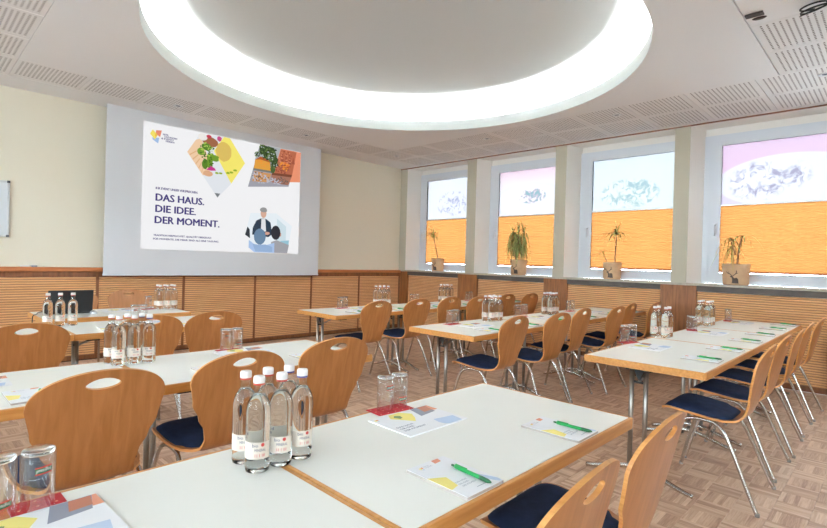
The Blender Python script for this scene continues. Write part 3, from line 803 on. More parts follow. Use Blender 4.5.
# ---- tumblers standing upside down on napkins
def make_glass(dz=0.0):
    g = empty('glass_tumbler')
    pr = [(0.0300, 0.0), (0.0312, 0.0), (0.0328, 0.100), (0.0332, 0.120), (0.0322, 0.1275), (0.028, 0.130), (0.0, 0.1305)]
    pi_ = [(0.0298, 0.0), (0.0315, 0.10), (0.0308, 0.112), (0.026, 0.117), (0.0, 0.118)]
    MB().lathe(pr, 26, cap=False).obj('outer_wall', TUMBLER, g); MB().lathe(pi_, 26, cap=False).obj('inner_wall', TUMBLER, g)
    def wrap(v, r): return [(r*math.cos(q[0]/r), r*math.sin(q[0]/r), q[1]) for q in v]
    r = 0.0334
    def band(x0, x1, z0, z1, m_, par, rr):
        n = 8; V = []
        for i in range(n+1): a = x0+(x1-x0)*i/n; V += [(a, z0+0.06*a), (a, z1+0.06*a)]
        return MB().add(wrap(V, rr), [(2*i, 2*i+2, 2*i+3, 2*i+1) for i in range(n)]).obj('logo_band', m_, par)
    lg = band(-0.016, 0.016, 0.082+dz, 0.099+dz, INKR, g, r); band(-0.016, 0.016, 0.085+dz, 0.096+dz, INKG, lg, r+0.0002)
    v, f_ = fit_text('Jogisauf', 0.029, 0.0075)
    MB().add(wrap([(-q[0]+0.0145, -q[1]+0.0935+dz+0.06*(0.0145-q[0])) for q in v], r+0.0004), f_).obj('logo_lettering', CAPW, lg)
    MB().lathe([(0, 0.1185), (0.0285, 0.1187), (0.0305, 0.1215), (0.0315, 0.1255), (0.0285, 0.1290), (0, 0.1296)], 26, cap=False).obj('thick_base', SOLIDG, g)
    return g
glass = Maker(make_glass()); glass_low = Maker(make_glass(-0.055))
def make_napkin():
    mb = MB(); a = 0.084; b = 0.044
    n = mb.box(-a, a, -b, b, 0, 0.0016).mesh('paper_napkin', RED, bevel=0.0005)
    o = mk('paper_napkin', n); s = mk('napkin_print', MB().add([(-a*.85+i*.034+dx, -b*.8+j*.032+dy, 0.0019) for i in range(5) for j in range(3) for dx, dy in ((0, 0), (.005, .0), (.005, .005), (0, .005))], [(4*k, 4*k+1, 4*k+2, 4*k+3) for k in range(15)]).mesh('napkin_print', P_O), o); stuff(s)
    return o
napkin = Maker(make_napkin())
GL = [([(1.287, 1.386), (1.362, 1.387)], 'at aisle end of third whiteboard-side row', (1.311, 1.381), -0.09),
      ([(0.150, 1.350), (0.219, 1.352)], 'beside the orange-cornered brochure, third whiteboard-side row', (0.188, 1.356), 0.03),
      ([(1.367, 2.885), (1.436, 2.88)], 'on the aisle-end table of second whiteboard-side row', (1.40, 2.88), 0.0),
      ([(1.385, 4.62), (1.452, 4.62)], 'on the row facing the laptop table', (1.42, 4.62), 0.0),
      ([(1.774, 5.50)], 'beside the bottles on the laptop table', (1.79, 5.49), 0.1),
      ([(3.525, 4.60), (3.598, 4.60)], 'on the aisle-end table, window row nearest screen', (3.56, 4.60), 0),
      ([(4.70, 4.60), (4.785, 4.60)], 'on the centre table, window row nearest screen', (4.74, 4.60), 0),
      ([(5.87, 4.60), (5.955, 4.60)], 'on the wall-end table, window row nearest screen', (5.91, 4.60), 0),
      ([(3.49, 2.93), (3.575, 2.93)], 'on the aisle-end table, middle window row', (3.53, 2.93), 0),
      ([(4.615, 2.93), (4.75, 2.93)], 'on the centre table, middle window row', (4.68, 2.93), 0),
      ([(5.75, 2.93), (5.84, 2.93)], 'on the wall-end table, middle window row', (5.79, 2.93), 0),
      ([(3.80, 1.475), (3.885, 1.455)], 'on the aisle-end table, window row farthest from screen', (3.84, 1.462), -0.2),
      ([(5.09, 1.36), (5.15, 1.40)], 'on the centre table, window row farthest from screen', (5.12, 1.38), 0.3),
      ([(6.38, 1.36), (6.45, 1.38)], 'on the wall-end table, window row farthest from screen', (6.415, 1.37), 0.2)]
for pos, where, nc, nr in GL:
    napkin((nc[0], nc[1], TH+0.0004), nr, 'red paper napkin under tumblers '+where, 'napkin', 'red napkins')
    for k, (x, y) in enumerate(pos):
        g_ = (glass_low if (k == 1) != ('orange-cornered' in where) else glass)((x, y, TH+0.0024), math.atan2(-y, -x)+random.uniform(.2, .7), 'upturned clear tumbler '+where, 'glass', 'tumblers '+where)

# ---- brochures and notepads
def flat(par, name, pts, m_, z):
    return MB().add([(a, b, z) for a, b in pts], [tuple(range(len(pts)))]).obj(name, m_, par)
def lines(par, name, rows, m_, z):
    mb = MB()
    for s_, x, y, wd, h_ in rows:
        v, f_ = fit_text(s_, wd, h_); mb.add([(q[0]+x, q[1]+y, z) for q in v], f_)
    return mb.obj(name, m_, par)
def logo(par, x, y, k, z):
    flat(par, 'logo_yellow', [(x, y), (x+.5*k, y-.65*k), (x+k, y), (x+.5*k, y+.65*k)], P_Y, z)
    flat(par, 'logo_orange', [(x+.8*k, y+.55*k), (x+1.6*k, y+.6*k), (x+1.4*k, y-.35*k), (x+.8*k, y-.1*k)], P_O, z+.00002)
    flat(par, 'logo_blue', [(x+.35*k, y-.75*k), (x+1.15*k, y-.55*k), (x+1.05*k, y-1.3*k)], P_B, z+.00001)
def make_brochure():
    b = empty('brochure'); w, h = 0.146, 0.1035
    MB().box(-w, w, -h, h, 0, 0.004).obj('paper_cover', PAPER, b); z = 0.0043
    t = lambda s_, q: ((s_-.5)*2*w, (q-.5)*2*h)
    flat(b, 'print_food', [t(*q) for q in ((.284, .926), (.237, .815), (.423, .465), (.507, .6), (.594, .8), (.492, .99), (.31, .985))], P_Y, z)
    flat(b, 'print_leaf', [t(*q) for q in ((.30, .83), (.35, .9), (.41, .84), (.39, .74), (.34, .72))], P_G, z+.0001)
    flat(b, 'print_river', [t(*q) for q in ((.695, .99), (.97, .99), (.91, .646), (.618, .594))], P_D, z)
    flat(b, 'print_brick', [t(*q) for q in ((.81, .98), (.96, .98), (.93, .74), (.77, .72))], P_R, z+.0001)
    flat(b, 'print_corner', [t(*q) for q in ((.97, .99), (1.0, .99), (1.0, .70), (.92, .70))], P_O, z)
    flat(b, 'print_people', [t(*q) for q in ((.64, .34), (.606, .16), (.633, .045), (.675, .01), (.91, .01), (.944, .27), (.8, .3))], P_B, z)
    lines(b, 'print_title', [(s_, *t(.07, y), wd*2*w, .05*2*h) for s_, y, wd in (('DAS HAUS.', .387, .27), ('DIE IDEE.', .297, .22), ('DER MOMENT.', .208, .365))], INKB, z)
    logo(b, *t(.035, .905), .012, z)
    return b
brochure = Maker(make_brochure())
BR = [(1.299, 1.220, .0, 'by the two tumblers at the aisle end, third whiteboard-side row'), (0.186, 1.226, .05, 'with orange corner before the red napkin, inner end of third whiteboard-side row'),
      (1.425, 2.765, .0, 'on the aisle-end table of the second whiteboard-side row'), (0.190, 2.755, .0, 'on the inner table of the second whiteboard-side row'),
      (1.40, 4.48, 0, 'on the aisle-end table of the row facing the laptop'), (1.50, 5.47, 0.1, 'between the laptop and the bottles on presenter table'),
      (3.745, 1.270, .02, 'on the aisle-end table, window row farthest from screen'), (5.035, 1.20, .0, 'on the centre table, window row farthest from screen'), (6.28, 1.22, .0, 'on the wall-end table, window row farthest from screen'),
      (3.62, 2.74, 0, 'on the aisle-end table, middle window row'), (4.78, 2.74, 0, 'on the centre table, middle window row'), (5.98, 2.74, 0, 'on the wall-end table, middle window row'),
      (3.66, 4.42, 0, 'on the aisle-end table, window row nearest the screen'), (4.84, 4.42, 0, 'on the centre table, window row nearest the screen'), (6.03, 4.42, 0, 'on the wall-end table, window row nearest the screen')]
for x, y, rz, where in BR:
    brochure((x, y, TH+0.0004), rz, 'white landscape brochure '+where, 'brochure', 'brochures on the tables')

def make_pad_note():
    b = empty('notepad'); w, h = 0.073, 0.105
    MB().box(-w, w, -h, h, 0, 0.0065).obj('paper_block', PAPERG, b); MB().box(-w, w, -h, h, 0.0066, 0.0075).obj('cover_sheet', PAPER, b); z = 0.0078
    flat(b, 'print_orange', [(0.018, h-.003), (0.046, h-.003), (0.040, h-.022), (0.014, h-.024)], P_O, z)
    flat(b, 'print_yellow', [(-w, .03), (-.028, .004), (-w+.032, -.048), (-w, -.055)], P_Y, z)
    flat(b, 'print_blue', [(.034, -.05), (.05, -.03), (w-.001, -.085), (w-.001, -.1), (.06, -.1)], P_B, z)
    logo(b, -0.048, .082, .010, z)
    lines(b, 'print_logo_text', [('HOTEL', -0.028, .084, .022, .004), ('TAGUNG', -0.028, .077, .026, .004)], P_D, z)
    lines(b, 'print_title', [('DAS HAUS.', -.036, -.038, .045, .0065), ('DIE IDEE.', -.036, -.050, .038, .0065), ('DER MOMENT.', -.036, -.062, .058, .0065)], P_D, z)
    flat(b, 'print_footer_rule', [(-.01, -.0855), (.04, -.0855), (.04, -.0835), (-.01, -.0835)], P_D, z)
    return b
notepad = Maker(make_pad_note())
def make_pen():
    p_ = empty('ballpoint_pen')
    def cyl(name, m_, pr):
        o_ = MB().lathe(pr, 10).obj(name, m_, p_); o_.rotation_euler = (PI/2, 0, 0); return o_
    cyl('barrel', GREEN, [(0.0045, -0.055), (0.0055, -0.05), (0.0055, 0.035), (0.005, 0.05)])
    cyl('grip', GREEND, [(0.0056, 0.035), (0.0058, 0.04), (0.0052, 0.062), (0.002, 0.072)])
    cyl('push_button', GREEND, [(0.003, -0.066), (0.0032, -0.055)])
    MB().box(-0.002, 0.002, 0.012, 0.052, 0.0055, 0.0075).obj('clip', GREEN, p_)
    return p_
pen = Maker(make_pen())
PADS = []
def row(xs_, y, where, n0=0):
    for k, x in enumerate(xs_): PADS.append((x, y, where[k] if isinstance(where, list) else where % ords[k]))
row([1.028, 1.592], 0.832, ['second from the aisle, third whiteboard-side row', 'at the aisle-end corner, third whiteboard-side row'])
row([1.645, 1.09, 0.36], 2.415, ['first from the aisle, second whiteboard-side row', 'second from the aisle, second whiteboard-side row', 'third from the aisle, second whiteboard-side row'])
row([1.66, 1.10, 0.50], 4.18, ['first from the aisle, row facing the laptop', 'second from the aisle, row facing the laptop', 'third from the aisle, row facing the laptop'])
row([3.51, 4.09, 4.72, 5.31, 5.94, 6.51], 0.885, '%s from the aisle, window row farthest from the screen')
row([3.46, 4.06, 4.66, 5.26, 5.86, 6.44], 2.465, '%s from the aisle, middle window row')
row([3.40, 4.00, 4.60, 5.20, 5.80, 6.40], 4.14, '%s from the aisle, window row nearest the screen')
for x, y, where in PADS:
    rz = random.uniform(-.03, .03)
    notepad((x, y, TH+0.0004), rz, 'white notepad with yellow print, '+where, 'notepad', 'notepads on the tables')
    pen((x+0.030+random.uniform(-.006, .006), y-0.03, TH+0.0004+0.0078+0.0058), rz+random.uniform(-.08, .05), 'green ballpoint pen on the notepad '+where, 'pen', 'green pens on the notepads')

# ================================================================== WALL AND CEILING THINGS
# ---- projection screen
SY = 6.93; SX0, SX1, SZ0 = 1.718, 4.836, 1.035
scr = empty('projection_screen', (SX0, SY, 0)); tag(scr, 'large white roll-down projection screen showing a hotel slide with navy German title', 'screen')
MB().box(0, SX1-SX0, 0, 0.006, SZ0+0.012, ZC+0.0).obj('cloth', SCREENM, scr)
MB().box(-0.005, SX1-SX0+0.005, -0.004, 0.010, SZ0-0.012, SZ0+0.012).obj('bottom_bar', WHITEP, scr, bevel=0.003)
IX0, IX1, IZ0, IZ1 = 2.1248-SX0, 4.4485-SX0, 1.363, 2.992
def tp(s_, q): return (IX0+(IX1-IX0)*s_, IZ0+(IZ1-IZ0)*q)
EM = {}
def em(r, g, b):
    k = (r, g, b)
    if k not in EM: EM[k] = emis('slide_%02x%02x%02x' % k, srgb(r, g, b), 0.86)
    return EM[k]
slide = empty('projected_slide', (0, 0, 0), 0, scr)
def sl(name, pts, col, layer, par=slide):
    q = [tp(*a) for a in pts]
    return MB().add([(a, -0.0006*layer, b) for a, b in q], [tuple(range(len(q)))]).obj(name, em(*col), par)
def blob(cx, cy, rx, ry, n=14, jag=0.0):
    return [(cx+rx*(1+random.uniform(-jag, jag))*math.cos(2*PI*k/n), cy+ry*(1+random.uniform(-jag, jag))*math.sin(2*PI*k/n)) for k in range(n)]
sl('slide_background', [(0, 0), (1, 0), (1, 1), (0, 1)], (243, 243, 245), 1)
def sltext(s_, x, y, wd, h_, col, bold=0.0):
    v, f_ = fit_text(s_, wd, h_); q = [tp(x+a, y+b) for a, b in v]; e = 0.0045*h_/.056
    mb = MB().add([(a, -0.0030, b) for a, b in q], f_)
    for dx, dz, dy in ((e, 0, .0002), (e*.5, e*.6, .0004)): mb.add([(a+dx*2.3, -0.0030-dy, b+dz*1.6) for a, b in q], f_)
    return mb.obj('slide_lettering', em(*col), slide)
NV = (62, 52, 122)
sltext('IHR EVENT UNSER VERSPRECHEN.', .071, .478, .232, .018, NV)
sltext('DAS HAUS.', .071, .387, .268, .056, NV); sltext('DIE IDEE.', .071, .297, .221, .056, NV); sltext('DER MOMENT.', .069, .208, .367, .056, NV)
sltext('TRADITION VERPFLICHTET. QUALITÄT ÜBERZEUGT.', .065, .106, .328, .014, NV); sltext('FÜR MOMENTE, DIE MEHR SIND ALS EINE TAGUNG.', .064, .077, .373, .014, NV)
sl('logo_blue', [(.047, .881), (.084, .888), (.078, .841), (.049, .866)], (160, 190, 230), 2); sl('logo_orange', [(.066, .943), (.096, .949), (.088, .894), (.064, .915)], (232, 140, 110), 2.2)
sl('logo_yellow', [(.049, .945), (.035, .908), (.061, .867), (.075, .907)], (246, 226, 100), 2.4); sl('logo_overlap', [(.066, .923), (.060, .900), (.066, .886), (.075, .906)], (244, 190, 70), 2.6)
for s_, x, y, wd in (('HOTEL', .102, .914, .03), ('TAGUNGEN', .108, .897, .07), ('& EVENTS', .094, .880, .065), ('FEIERN', .118, .863, .045)): sltext(s_, x, y, wd, .013, NV)
# food picture: a leaning lozenge with yellow overlay
sl('food_picture', [(.284, .926), (.237, .815), (.423, .465), (.507, .60), (.594, .80), (.492, .997), (.454, .998), (.306, .978)], (226, 230, 236), 2)
sl('food_salmon', [(.284, .926), (.237, .815), (.33, .64), (.375, .66), (.36, .80), (.315, .95)], (240, 204, 166), 2.3)
for k in range(5): sl('food_stripe', [(.25+.018*k, .80-.034*k), (.29+.010*k, .84-.030*k), (.292+.010*k, .832-.030*k), (.253+.018*k, .79-.034*k)], (226, 176, 130), 2.5)
sl('food_bread', blob(.372, .93, .05, .04, 14, .1), (160, 100, 66), 2.5)
sl('food_onion', blob(.325, .962, .028, .03, 12), (238, 234, 230), 2.7); sl('food_radish', blob(.362, .975, .016, .016, 10), (196, 60, 80), 2.8)
sl('yellow_overlay', [(.454, .998), (.492, .996), (.594, .80), (.507, .60), (.393, .861)], (246, 232, 110), 2.6)
sl('food_plate', blob(.455, .87, .05, .085, 16, .05), (222, 190, 96), 2.8); sl('food_flower', blob(.425, .972, .018, .02, 9, .25), (196, 74, 130), 3.0)
for q in ((.35, .883, .032, .035), (.318, .835, .022, .035), (.375, .80, .028, .04), (.342, .742, .02, .045), (.372, .75, .018, .045), (.405, .80, .022, .03)): sl('food_leaf', blob(*q, 10, .18), random.choice(((112, 156, 40), (86, 132, 34), (136, 176, 58))), 3.0)
sl('food_petal', [(.35, .69), (.375, .73), (.40, .715), (.41, .695), (.38, .688)], (200, 40, 140), 3.2); sl('food_shrimp', blob(.36, .66, .03, .025, 12, .1), (222, 170, 130), 2.9)
for q in ((.415, .676), (.44, .678), (.485, .69), (.505, .70), (.53, .722)): sl('food_herb', blob(*q, .012, .01, 8, .2), (150, 180, 40), 3.2)
sl('food_tip', [(.403, .502), (.439, .502), (.423, .465)], (120, 124, 128), 3.2)
# river picture
sl('river_picture', [(.695, .997), (.968, .997), (.91, .646), (.618, .594)], (120, 120, 110), 2)
sl('river_sky', [(.695, .997), (.85, .997), (.83, .85), (.66, .85)], (170, 176, 180), 2.2)
sl('river_water', [(.65, .752), (.93, .752), (.91, .646), (.618, .594)], (160, 160, 170), 2.3)
sl('river_reflection', [(.66, .745), (.78, .745), (.76, .66), (.645, .65)], (206, 150, 96), 2.5); sl('river_reflection', [(.80, .745), (.92, .745), (.905, .66), (.79, .66)], (150, 100, 84), 2.5)
sl('river_house', [(.662, .85), (.70, .88), (.765, .86), (.775, .77), (.655, .77)], (226, 160, 60), 2.6); sl('river_roof', [(.662, .85), (.70, .888), (.768, .866), (.768, .845), (.70, .86)], (176, 90, 40), 2.8)
for q in ((.72, .955, .035, .05), (.77, .93, .045, .07), (.80, .86, .03, .05), (.745, .90, .03, .03), (.79, .79, .02, .04), (.675, .90, .015, .02)): sl('river_tree', blob(*q, 12, .22), random.choice(((58, 80, 40), (72, 96, 46), (46, 66, 36))), 3.0)
sl('orange_overlay', [(.843, .995), (.999, .995), (.999, .705), (.778, .668)], (236, 148, 112), 2.9)
sl('river_brick_house', [(.845, .99), (.965, .99), (.935, .76), (.80, .74)], (186, 104, 74), 3.1)
for k in range(4): sl('river_gable', [(.845+.028*k, .87), (.858+.028*k, .965-.01*k), (.871+.028*k, .87)], (160, 82, 60), 3.3)
sl('river_orange_tree', blob(.885, .845, .03, .035, 11, .2), (224, 116, 50), 3.4); sl('river_bank', [(.785, .755), (.935, .765), (.93, .74), (.78, .735)], (120, 66, 44), 3.4); sl('river_red_water', [(.78, .735), (.93, .74), (.91, .665), (.778, .668)], (166, 112, 92), 3.3)
def speck(name, regions, n, col, layer, sz):
    mb = MB()
    for _ in range(n):
        cx_, cy_, rx_, ry_ = random.choice(regions); a = random.uniform(0, 2*PI); k = math.sqrt(random.random())
        q = [tp(*c_) for c_ in blob(cx_+rx_*k*math.cos(a), cy_+ry_*k*math.sin(a), sz*random.uniform(.6, 1.3), sz*random.uniform(.8, 1.6), 6, .3)]
        mb.add([(x_, -0.0006*layer, z_) for x_, z_ in q], [tuple(range(6))])
    return stuff(mb.obj(name, em(*col), slide))
TREE = [(.72, .955, .04, .045), (.77, .93, .05, .07), (.80, .86, .03, .06), (.74, .90, .035, .03), (.675, .90, .015, .02)]
speck('leaf_specks', TREE, 60, (98, 124, 62), 3.5, .007); speck('leaf_shadow_specks', TREE, 50, (38, 54, 30), 3.55, .007); speck('sky_specks', TREE, 26, (176, 186, 186), 3.6, .005)
speck('autumn_specks', [(.715, .825, .05, .03), (.88, .83, .04, .05)], 36, (236, 150, 50), 3.6, .006); speck('brick_specks', [(.885, .90, .05, .08), (.86, .80, .05, .04)], 50, (146, 72, 54), 3.5, .006); speck('brick_light_specks', [(.885, .90, .05, .08)], 30, (212, 134, 100), 3.55, .006)
speck('ripple_specks', [(.70, .69, .06, .05), (.80, .68, .06, .03)], 60, (186, 190, 204), 3.5, .006); speck('ripple_dark_specks', [(.70, .70, .06, .045), (.86, .70, .05, .03)], 40, (104, 92, 86), 3.52, .005)
speck('herb_specks', [(.35, .84, .05, .08), (.36, .76, .03, .05)], 40, (70, 112, 26), 3.5, .006); speck('herb_light_specks', [(.35, .86, .04, .06)], 26, (168, 198, 84), 3.55, .005)
# meeting picture
sl('meeting_picture', [(.641, .36), (.606, .159), (.641, .126), (.633, .045), (.673, .004), (.912, .004), (.944, .269), (.823, .378)], (232, 240, 246), 2)
sl('meeting_window', [(.83, .33), (.90, .26), (.90, .10), (.83, .12)], (206, 224, 232), 2.3); sl('meeting_sofa', [(.86, .12), (.925, .13), (.92, .06), (.86, .06)], (150, 196, 214), 2.5)
sl('meeting_jacket', [(.655, .165), (.658, .228), (.682, .296), (.712, .318), (.75, .318), (.783, .287), (.797, .18), (.77, .15)], (40, 58, 78), 2.6)
sl('meeting_shirt', [(.717, .315), (.745, .315), (.752, .20), (.715, .20)], (226, 228, 232), 2.8); sl('meeting_face', blob(.731, .368, .021, .045, 14), (214, 170, 148), 2.9); sl('meeting_hair', blob(.731, .400, .026, .024, 12, .1), (150, 150, 150), 3.0)
sl('meeting_hands', blob(.76, .185, .018, .014, 9, .2), (214, 164, 144), 3.0); sl('meeting_phone', [(.606, .16), (.622, .235), (.637, .21), (.641, .13)], (46, 50, 58), 2.9)
sl('meeting_suit', [(.79, .105), (.83, .125), (.925, .085), (.912, .004), (.79, .004)], (160, 160, 166), 3.0); sl('meeting_head', blob(.823, .195, .035, .068, 14), (44, 44, 52), 3.2); sl('meeting_ear', blob(.857, .18, .007, .02, 8), (206, 150, 130), 3.1)
sl('blue_overlay', [(.633, .115), (.70, .05), (.815, .10), (.815, .004), (.673, .004), (.633, .045)], (170, 196, 234), 3.1); sl('meeting_grey_head', blob(.709, .150, .042, .075, 14), (104, 134, 164), 3.4)
sl('meeting_shoulder', [(.66, .08), (.70, .075), (.75, .08), (.80, .06), (.80, .01), (.68, .01)], (150, 178, 216), 3.3)

# ---- whiteboard
wb = empty('whiteboard', (0.838, YW-0.001, 1.446)); tag(wb, 'wall-hung whiteboard with aluminium frame and dark corner caps', 'whiteboard')
W_, H_ = 1.5, 0.622
MB().box(-W_+.02, -.02, -0.016, 0, .02, H_-.02).obj('writing_surface', BOARD, wb)
for a in ((-W_, 0, 0, .022), (-W_, 0, H_-.022, H_), (-W_, -W_+.022, .022, H_-.022), (-.022, 0, .022, H_-.022)):
    MB().box(a[0], a[1], -0.022, 0, a[2], a[3]).obj('frame_bar', ALU, wb, bevel=0.003)
for cx_ in (-W_, 0):
    for cz_ in (0, H_): MB().box(cx_-(.026 if cx_ == 0 else -.0), cx_+(.026 if cx_ else 0)+.002, -0.026, 0, cz_-(.024 if cz_ else .002), cz_+(.002 if cz_ else .024)).obj('corner_cap', pmat('corner_grey', srgb(80, 84, 90), 0.5) if 'corner_grey' not in MATS else MATS['corner_grey'], wb, bevel=0.003)
mk1 = empty('marker_pen', (0.94, YD-0.012, 1.1172)); tag(mk1, 'white board marker lying on the wainscot ledge', 'marker')
for nm, m_, a, b_ in (('barrel', CAPW, 0, .10), ('cap', P_D, .10, .155)):
    MB().tube([(a, 0, .009), (b_, 0, .009)], .0088, 10).obj(nm, m_, mk1)

# ---- laptop with cable
lp = empty('laptop', (1.078, 5.365, TH+0.0005)); tag(lp, 'open black laptop on presenter table, lid back towards the rows', 'laptop')
MB().box(-.172, .172, 0.0, .235, 0.002, .018).obj('base', BLACKP, lp, bevel=0.003)
MB().box(-.15, .15, .06, .16, .0182, .0195).obj('keyboard', pmat('key_grey', srgb(52, 52, 56), 0.6), lp)
lid = MB().box(-.172, .172, -.004, .004, 0, .205).obj('lid', BLACKP, lp, bevel=0.003); lid.location = (0, -.004, .014); lid.rotation_euler = (0.14, 0, 0)
pc = MB().box(-.155, .155, .0042, .0048, .012, .195).obj('display', emis('laptop_display', srgb(120, 140, 170), 0.3), lid)
MB().tube([(-.12, 0, .010), (.12, 0, .010)], .007, 8).obj('hinge', BLACKP, lp)
ms = empty('wireless_mouse', (1.245, 5.30, TH+0.0005)); tag(ms, 'small silver mouse beside the open laptop', 'mouse')
prm = [(0.0, .030), (.018, .028), (.027, .018), (.030, .006), (.029, 0)]
mo = MB().lathe(prm[::-1], 16).obj('shell', ALU, ms); mo.scale = (1, 1.5, 1)
MB().tube([(0, .0, .029), (0, -.02, .0285)], .003, 6).obj('wheel', BLACKP, ms)
cb = MB().tube(smooth_path([(0.95, 5.64, TH+.008), (.88, 5.58, TH+.006), (.84, 5.42, TH+.006), (.80, 5.32, TH+.002), (.790, 5.28, TH-.08), (.785, 5.27, .35), (.79, 5.28, .03), (.84, 5.34, .008), (1.0, 5.6, .008)], 6), .0045, 6).obj('power_cable', BLACKP)
tag(cb, 'black power cable hanging over the laptop table end', 'cable')

# ---- ceiling downlights
def make_dl():
    d_ = empty('downlight'); MB().lathe([(.026, 0.0), (.030, -.004), (.052, -.006), (.056, -.002), (.056, 0.0)], 24, cap=False).obj('trim_ring', ALU, d_)
    MB().lathe([(.0, -.0005), (.028, -.0006)], 20, cap=False).obj('lens', pmat('downlight_lens', srgb(120, 128, 140), 0.2), d_)
    return d_
dl = Maker(make_dl())
for k, (x, y) in enumerate([(2.328, 6.345), (4.142, 6.32), (5.952, 6.30), (5.92, 4.36), (5.925, 2.475), (5.85, .545)]):
    dl((x, y, ZC-0.0), 0, ['small round ceiling downlight above the projected logo end of the screen', 'small round ceiling downlight above the projected river-picture end of the screen', 'small round ceiling downlight in the corner between screen wall and windows',
                     'small round ceiling downlight before the pillar between first and second window', 'small round ceiling downlight before the third window from the screen wall', 'small round ceiling downlight before the fourth window from the screen wall'][k], 'downlight', 'ceiling downlights')
# ---- ceiling socket, grommet and projector cable
so = empty('ceiling_socket', (4.17, .79, ZC+0.0)); tag(so, 'dark rectangular ceiling socket on the smooth panel by the slotted tiles', 'socket')
MB().box(-.028, .028, -.055, .055, -.012, 0).obj('socket_box', pmat('socket_dark', srgb(66, 60, 58), .6), so, bevel=.003); MB().box(-.02, .02, -.04, .04, -.014, -.012).obj('socket_inset', BLACKP, so)
gr = MB().lathe([(0, -.008), (.026, -.007), (.034, -.003), (.036, 0)], 20, (0, 0, 0), cap=False).obj('cable_grommet', MATS['socket_dark']); gr.location = (4.255, .775, ZC); gr.scale = (.7, 1.25, 1); tag(gr, 'oval dark cable grommet beside the ceiling socket', 'grommet')
pts = [(4.26+.05*math.cos(a*.9)*(1+.3*math.sin(a*.37)), .47+.075*math.sin(a), ZC-.015-.002*a) for a in [k*.35 for k in range(50)]]
tag(MB().tube(pts, .006, 6).obj('coiled_cable', BLACKP), 'coiled black cable hanging from the smooth ceiling panel', 'cable')

# ---- potted plants on the sill
def deer(par, rfun, sc, zb):
    """stag print wrapped on the bag front (facing the room, -x)."""
    shapes = [[(-.012, .0), (.055, .0), (.05, .05), (.035, .065), (.012, .058), (.0, .075), (-.012, .085), (-.03, .08), (-.026, .07), (-.01, .062), (-.008, .03)]]
    def bar(pts, w):
        out = []
        for (x0, y0), (x1, y1) in zip(pts[:-1], pts[1:]):
            dx, dy = x1-x0, y1-y0; l = math.hypot(dx, dy); nx, ny = -dy/l*w, dx/l*w; out.append([(x0+nx, y0+ny), (x1+nx, y1+ny), (x1-nx, y1-ny), (x0-nx, y0-ny)])
        return out
    shapes += bar([(-.01, .083), (-.03, .105), (-.055, .112), (-.07, .13)], .004)+bar([(-.005, .083), (.02, .10), (.035, .125), (.032, .145)], .004)+bar([(-.04, .108), (-.045, .13)], .003)+bar([(.024, .108), (.045, .115)], .003)
    mb = MB()
    for s_ in shapes:
        V = []
        for a, b in s_:
            a *= sc; b *= sc; r_ = rfun(zb+b)+.0012; V.append((-r_*math.cos(a/r_), r_*math.sin(-a/r_), zb+b))
        mb.add(V, [tuple(range(len(V)))])
    return mb.obj('stag_print', DEER, par)
def make_pot(par, r0, r1, h_):
    mb = MB(); n = 28; prof_ = [(r0*.92, 0), (r0, .006), (r0*1.02, h_*.05), (r0+(r1-r0)*.5, h_*.5), (r1, h_), (r1-.006, h_), (r1-.010, h_-.02)]
    for (r_, z) in prof_:
        for i in range(n):
            a = 2*PI*i/n; w_ = 1+.018*math.sin(3*a+z*30)+.012*math.sin(7*a-z*50); mb.v.append((r_*w_*math.cos(a), r_*w_*math.sin(a), z+(.004*math.sin(5*a) if z > h_*.9 else 0)))
    for j in range(len(prof_)-1):
        for i in range(n): i2 = (i+1) % n; mb.face((j*n+i, j*n+i2, (j+1)*n+i2, (j+1)*n+i), 0, True)
    mb.face([i for i in range(n-1, -1, -1)])
    pot = mb.obj('paper_bag_pot', BAG, par)
    MB().lathe([(r1-.012, h_-.022), (0, h_-.018)], 20, cap=False).obj('soil', SOIL, par)
    deer(pot, lambda z: (r0+(r1-r0)*min(1, z/h_))*1.03, 1.05, .02)
def leaf_mesh(base, az, length, rise, droop, w):
    """strap leaf arching from base."""
    n = 7; V = []; dx, dy = math.cos(az), math.sin(az)
    for i in range(n+1):
        t_ = i/n; r_ = length*t_*(1-.15*t_); z = rise*t_-droop*t_*t_
        wd = 1.7*w*(1-t_)**.6*(.5+.5*min(1, t_*5)); 
        V += [(base[0]+dx*r_-dy*wd, base[1]+dy*r_+dx*wd, base[2]+z+wd*.3), (base[0]+dx*r_, base[1]+dy*r_, base[2]+z), (base[0]+dx*r_+dy*wd, base[1]+dy*r_-dx*wd, base[2]+z+wd*.3)]
    Fc = []
    for i in range(n): Fc += [(3*i, 3*i+1, 3*i+4, 3*i+3), (3*i+1, 3*i+2, 3*i+5, 3*i+4)]
    return MB().add(V, Fc, 0, True)
def tuft(par, base, n, length, rise, droop, w=.007, spread=1.0, yel=.3):
    for k in range(n):
        az = 2*PI*k/n+random.uniform(-.3, .3); L_ = length*random.uniform(.7, 1.15)
        if base[0]+0 > 0 and False: pass
        c = math.cos(az)
        if c > 0.2: L_ *= .55          # short towards the glass
        b_ = (base[0], base[1], base[2]+random.uniform(-.03, .03))
        leaf_mesh(b_, az, L_*spread, rise*random.uniform(.5, 1.3), droop*random.uniform(.6, 1.3), w).obj('leaf', LEAFB if random.random() < yel else LEAF, par)
def stem(par, pts, r): MB().tube(smooth_path(pts, 4), [r*(1-.35*i/(4*(len(pts)-1))) for i in range(4*(len(pts)-1)+1)], 7).obj('cane', STEM, par)
SZ = 1.1285
p1 = empty('potted_plant', (7.0, 6.20, SZ)); tag(p1, 'dracaena with one leaning cane in stag-print bag on sill nearest the screen wall', 'plant', 'potted plants on the sill')
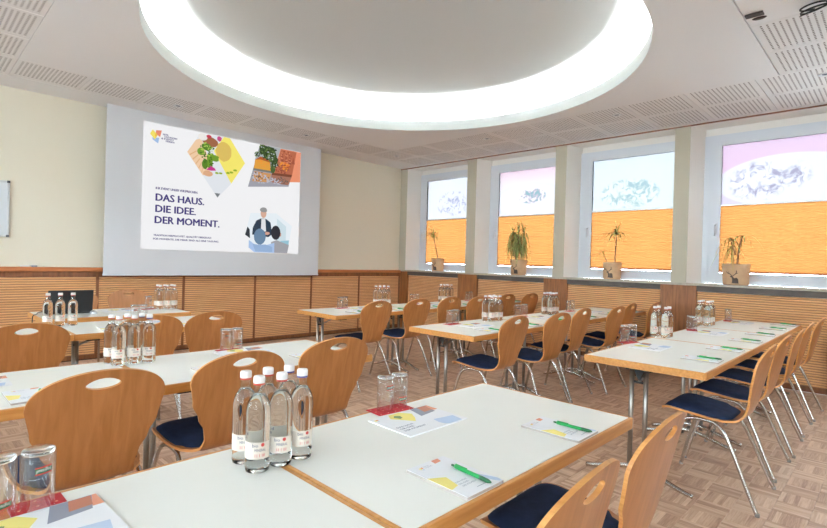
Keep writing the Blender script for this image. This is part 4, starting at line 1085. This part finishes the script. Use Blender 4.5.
make_pot(p1, .105, .122, .235); stem(p1, [(0, .0, .2), (-.01, .03, .36), (-.02, .07, .50), (-.03, .10, .66)], .011); tuft(p1, (-.03, .10, .64), 20, .28, .20, .22, .007, 1, .25); tuft(p1, (-.03, .10, .66), 8, .16, .28, .10, .006)
p2 = empty('potted_plant', (7.0, 4.45, SZ)); tag(p2, 'bushy drooping dracaena in stag-print bag on second sill from the screen wall', 'plant', 'potted plants on the sill')
make_pot(p2, .118, .135, .245)
for q in ((-.04, .06), (.01, -.05), (-.05, -.01)):
    stem(p2, [(q[0], q[1]*.5, .2), (q[0], q[1], .42), (q[0]-.01, q[1]*1.5, .66)], .011)
    for z_ in (.66, .56, .46): tuft(p2, (q[0]-.01, q[1]*1.4, z_), 15, .17, .10, .36, .009, 1, .2)
    tuft(p2, (q[0]-.01, q[1]*1.5, .68), 6, .12, .24, .08, .008)
p3 = empty('potted_plant', (6.98, 2.915, SZ)); tag(p3, 'palm-like dracaena with tall and short canes in stag-print bag, third sill from screen wall', 'plant', 'potted plants on the sill')
make_pot(p3, .112, .124, .235); stem(p3, [(0, -.03, .2), (-.005, -.04, .4), (-.01, -.05, .62)], .011); tuft(p3, (-.01, -.05, .62), 22, .30, .16, .26, .006, 1, .35); tuft(p3, (-.01, -.05, .64), 7, .13, .22, .08, .006)
stem(p3, [(-.02, .05, .2), (-.02, .10, .30), (-.02, .13, .36)], .008); tuft(p3, (-.02, .13, .36), 12, .14, .10, .14, .005, 1, .6)
p4 = empty('potted_plant', (6.98, 1.425, SZ)); tag(p4, 'sparse dracaena with long arching leaves in stag-print bag, fourth sill from the screen wall', 'plant', 'potted plants on the sill')
make_pot(p4, .130, .146, .25); stem(p4, [(0, -.01, .2), (0, -.02, .38), (0, -.05, .58)], .012); stem(p4, [(-.02, .02, .2), (-.02, .03, .34), (-.02, .045, .46)], .009); stem(p4, [(-.02, .0, .36), (-.03, .04, .47), (-.03, .06, .56)], .008)
tuft(p4, (0, -.05, .56), 7, .30, .14, .30, .006, 1, .5); tuft(p4, (-.03, .06, .54), 8, .22, .12, .34, .006, 1, .5); tuft(p4, (-.02, .045, .44), 9, .26, .04, .30, .006, 1, .6)
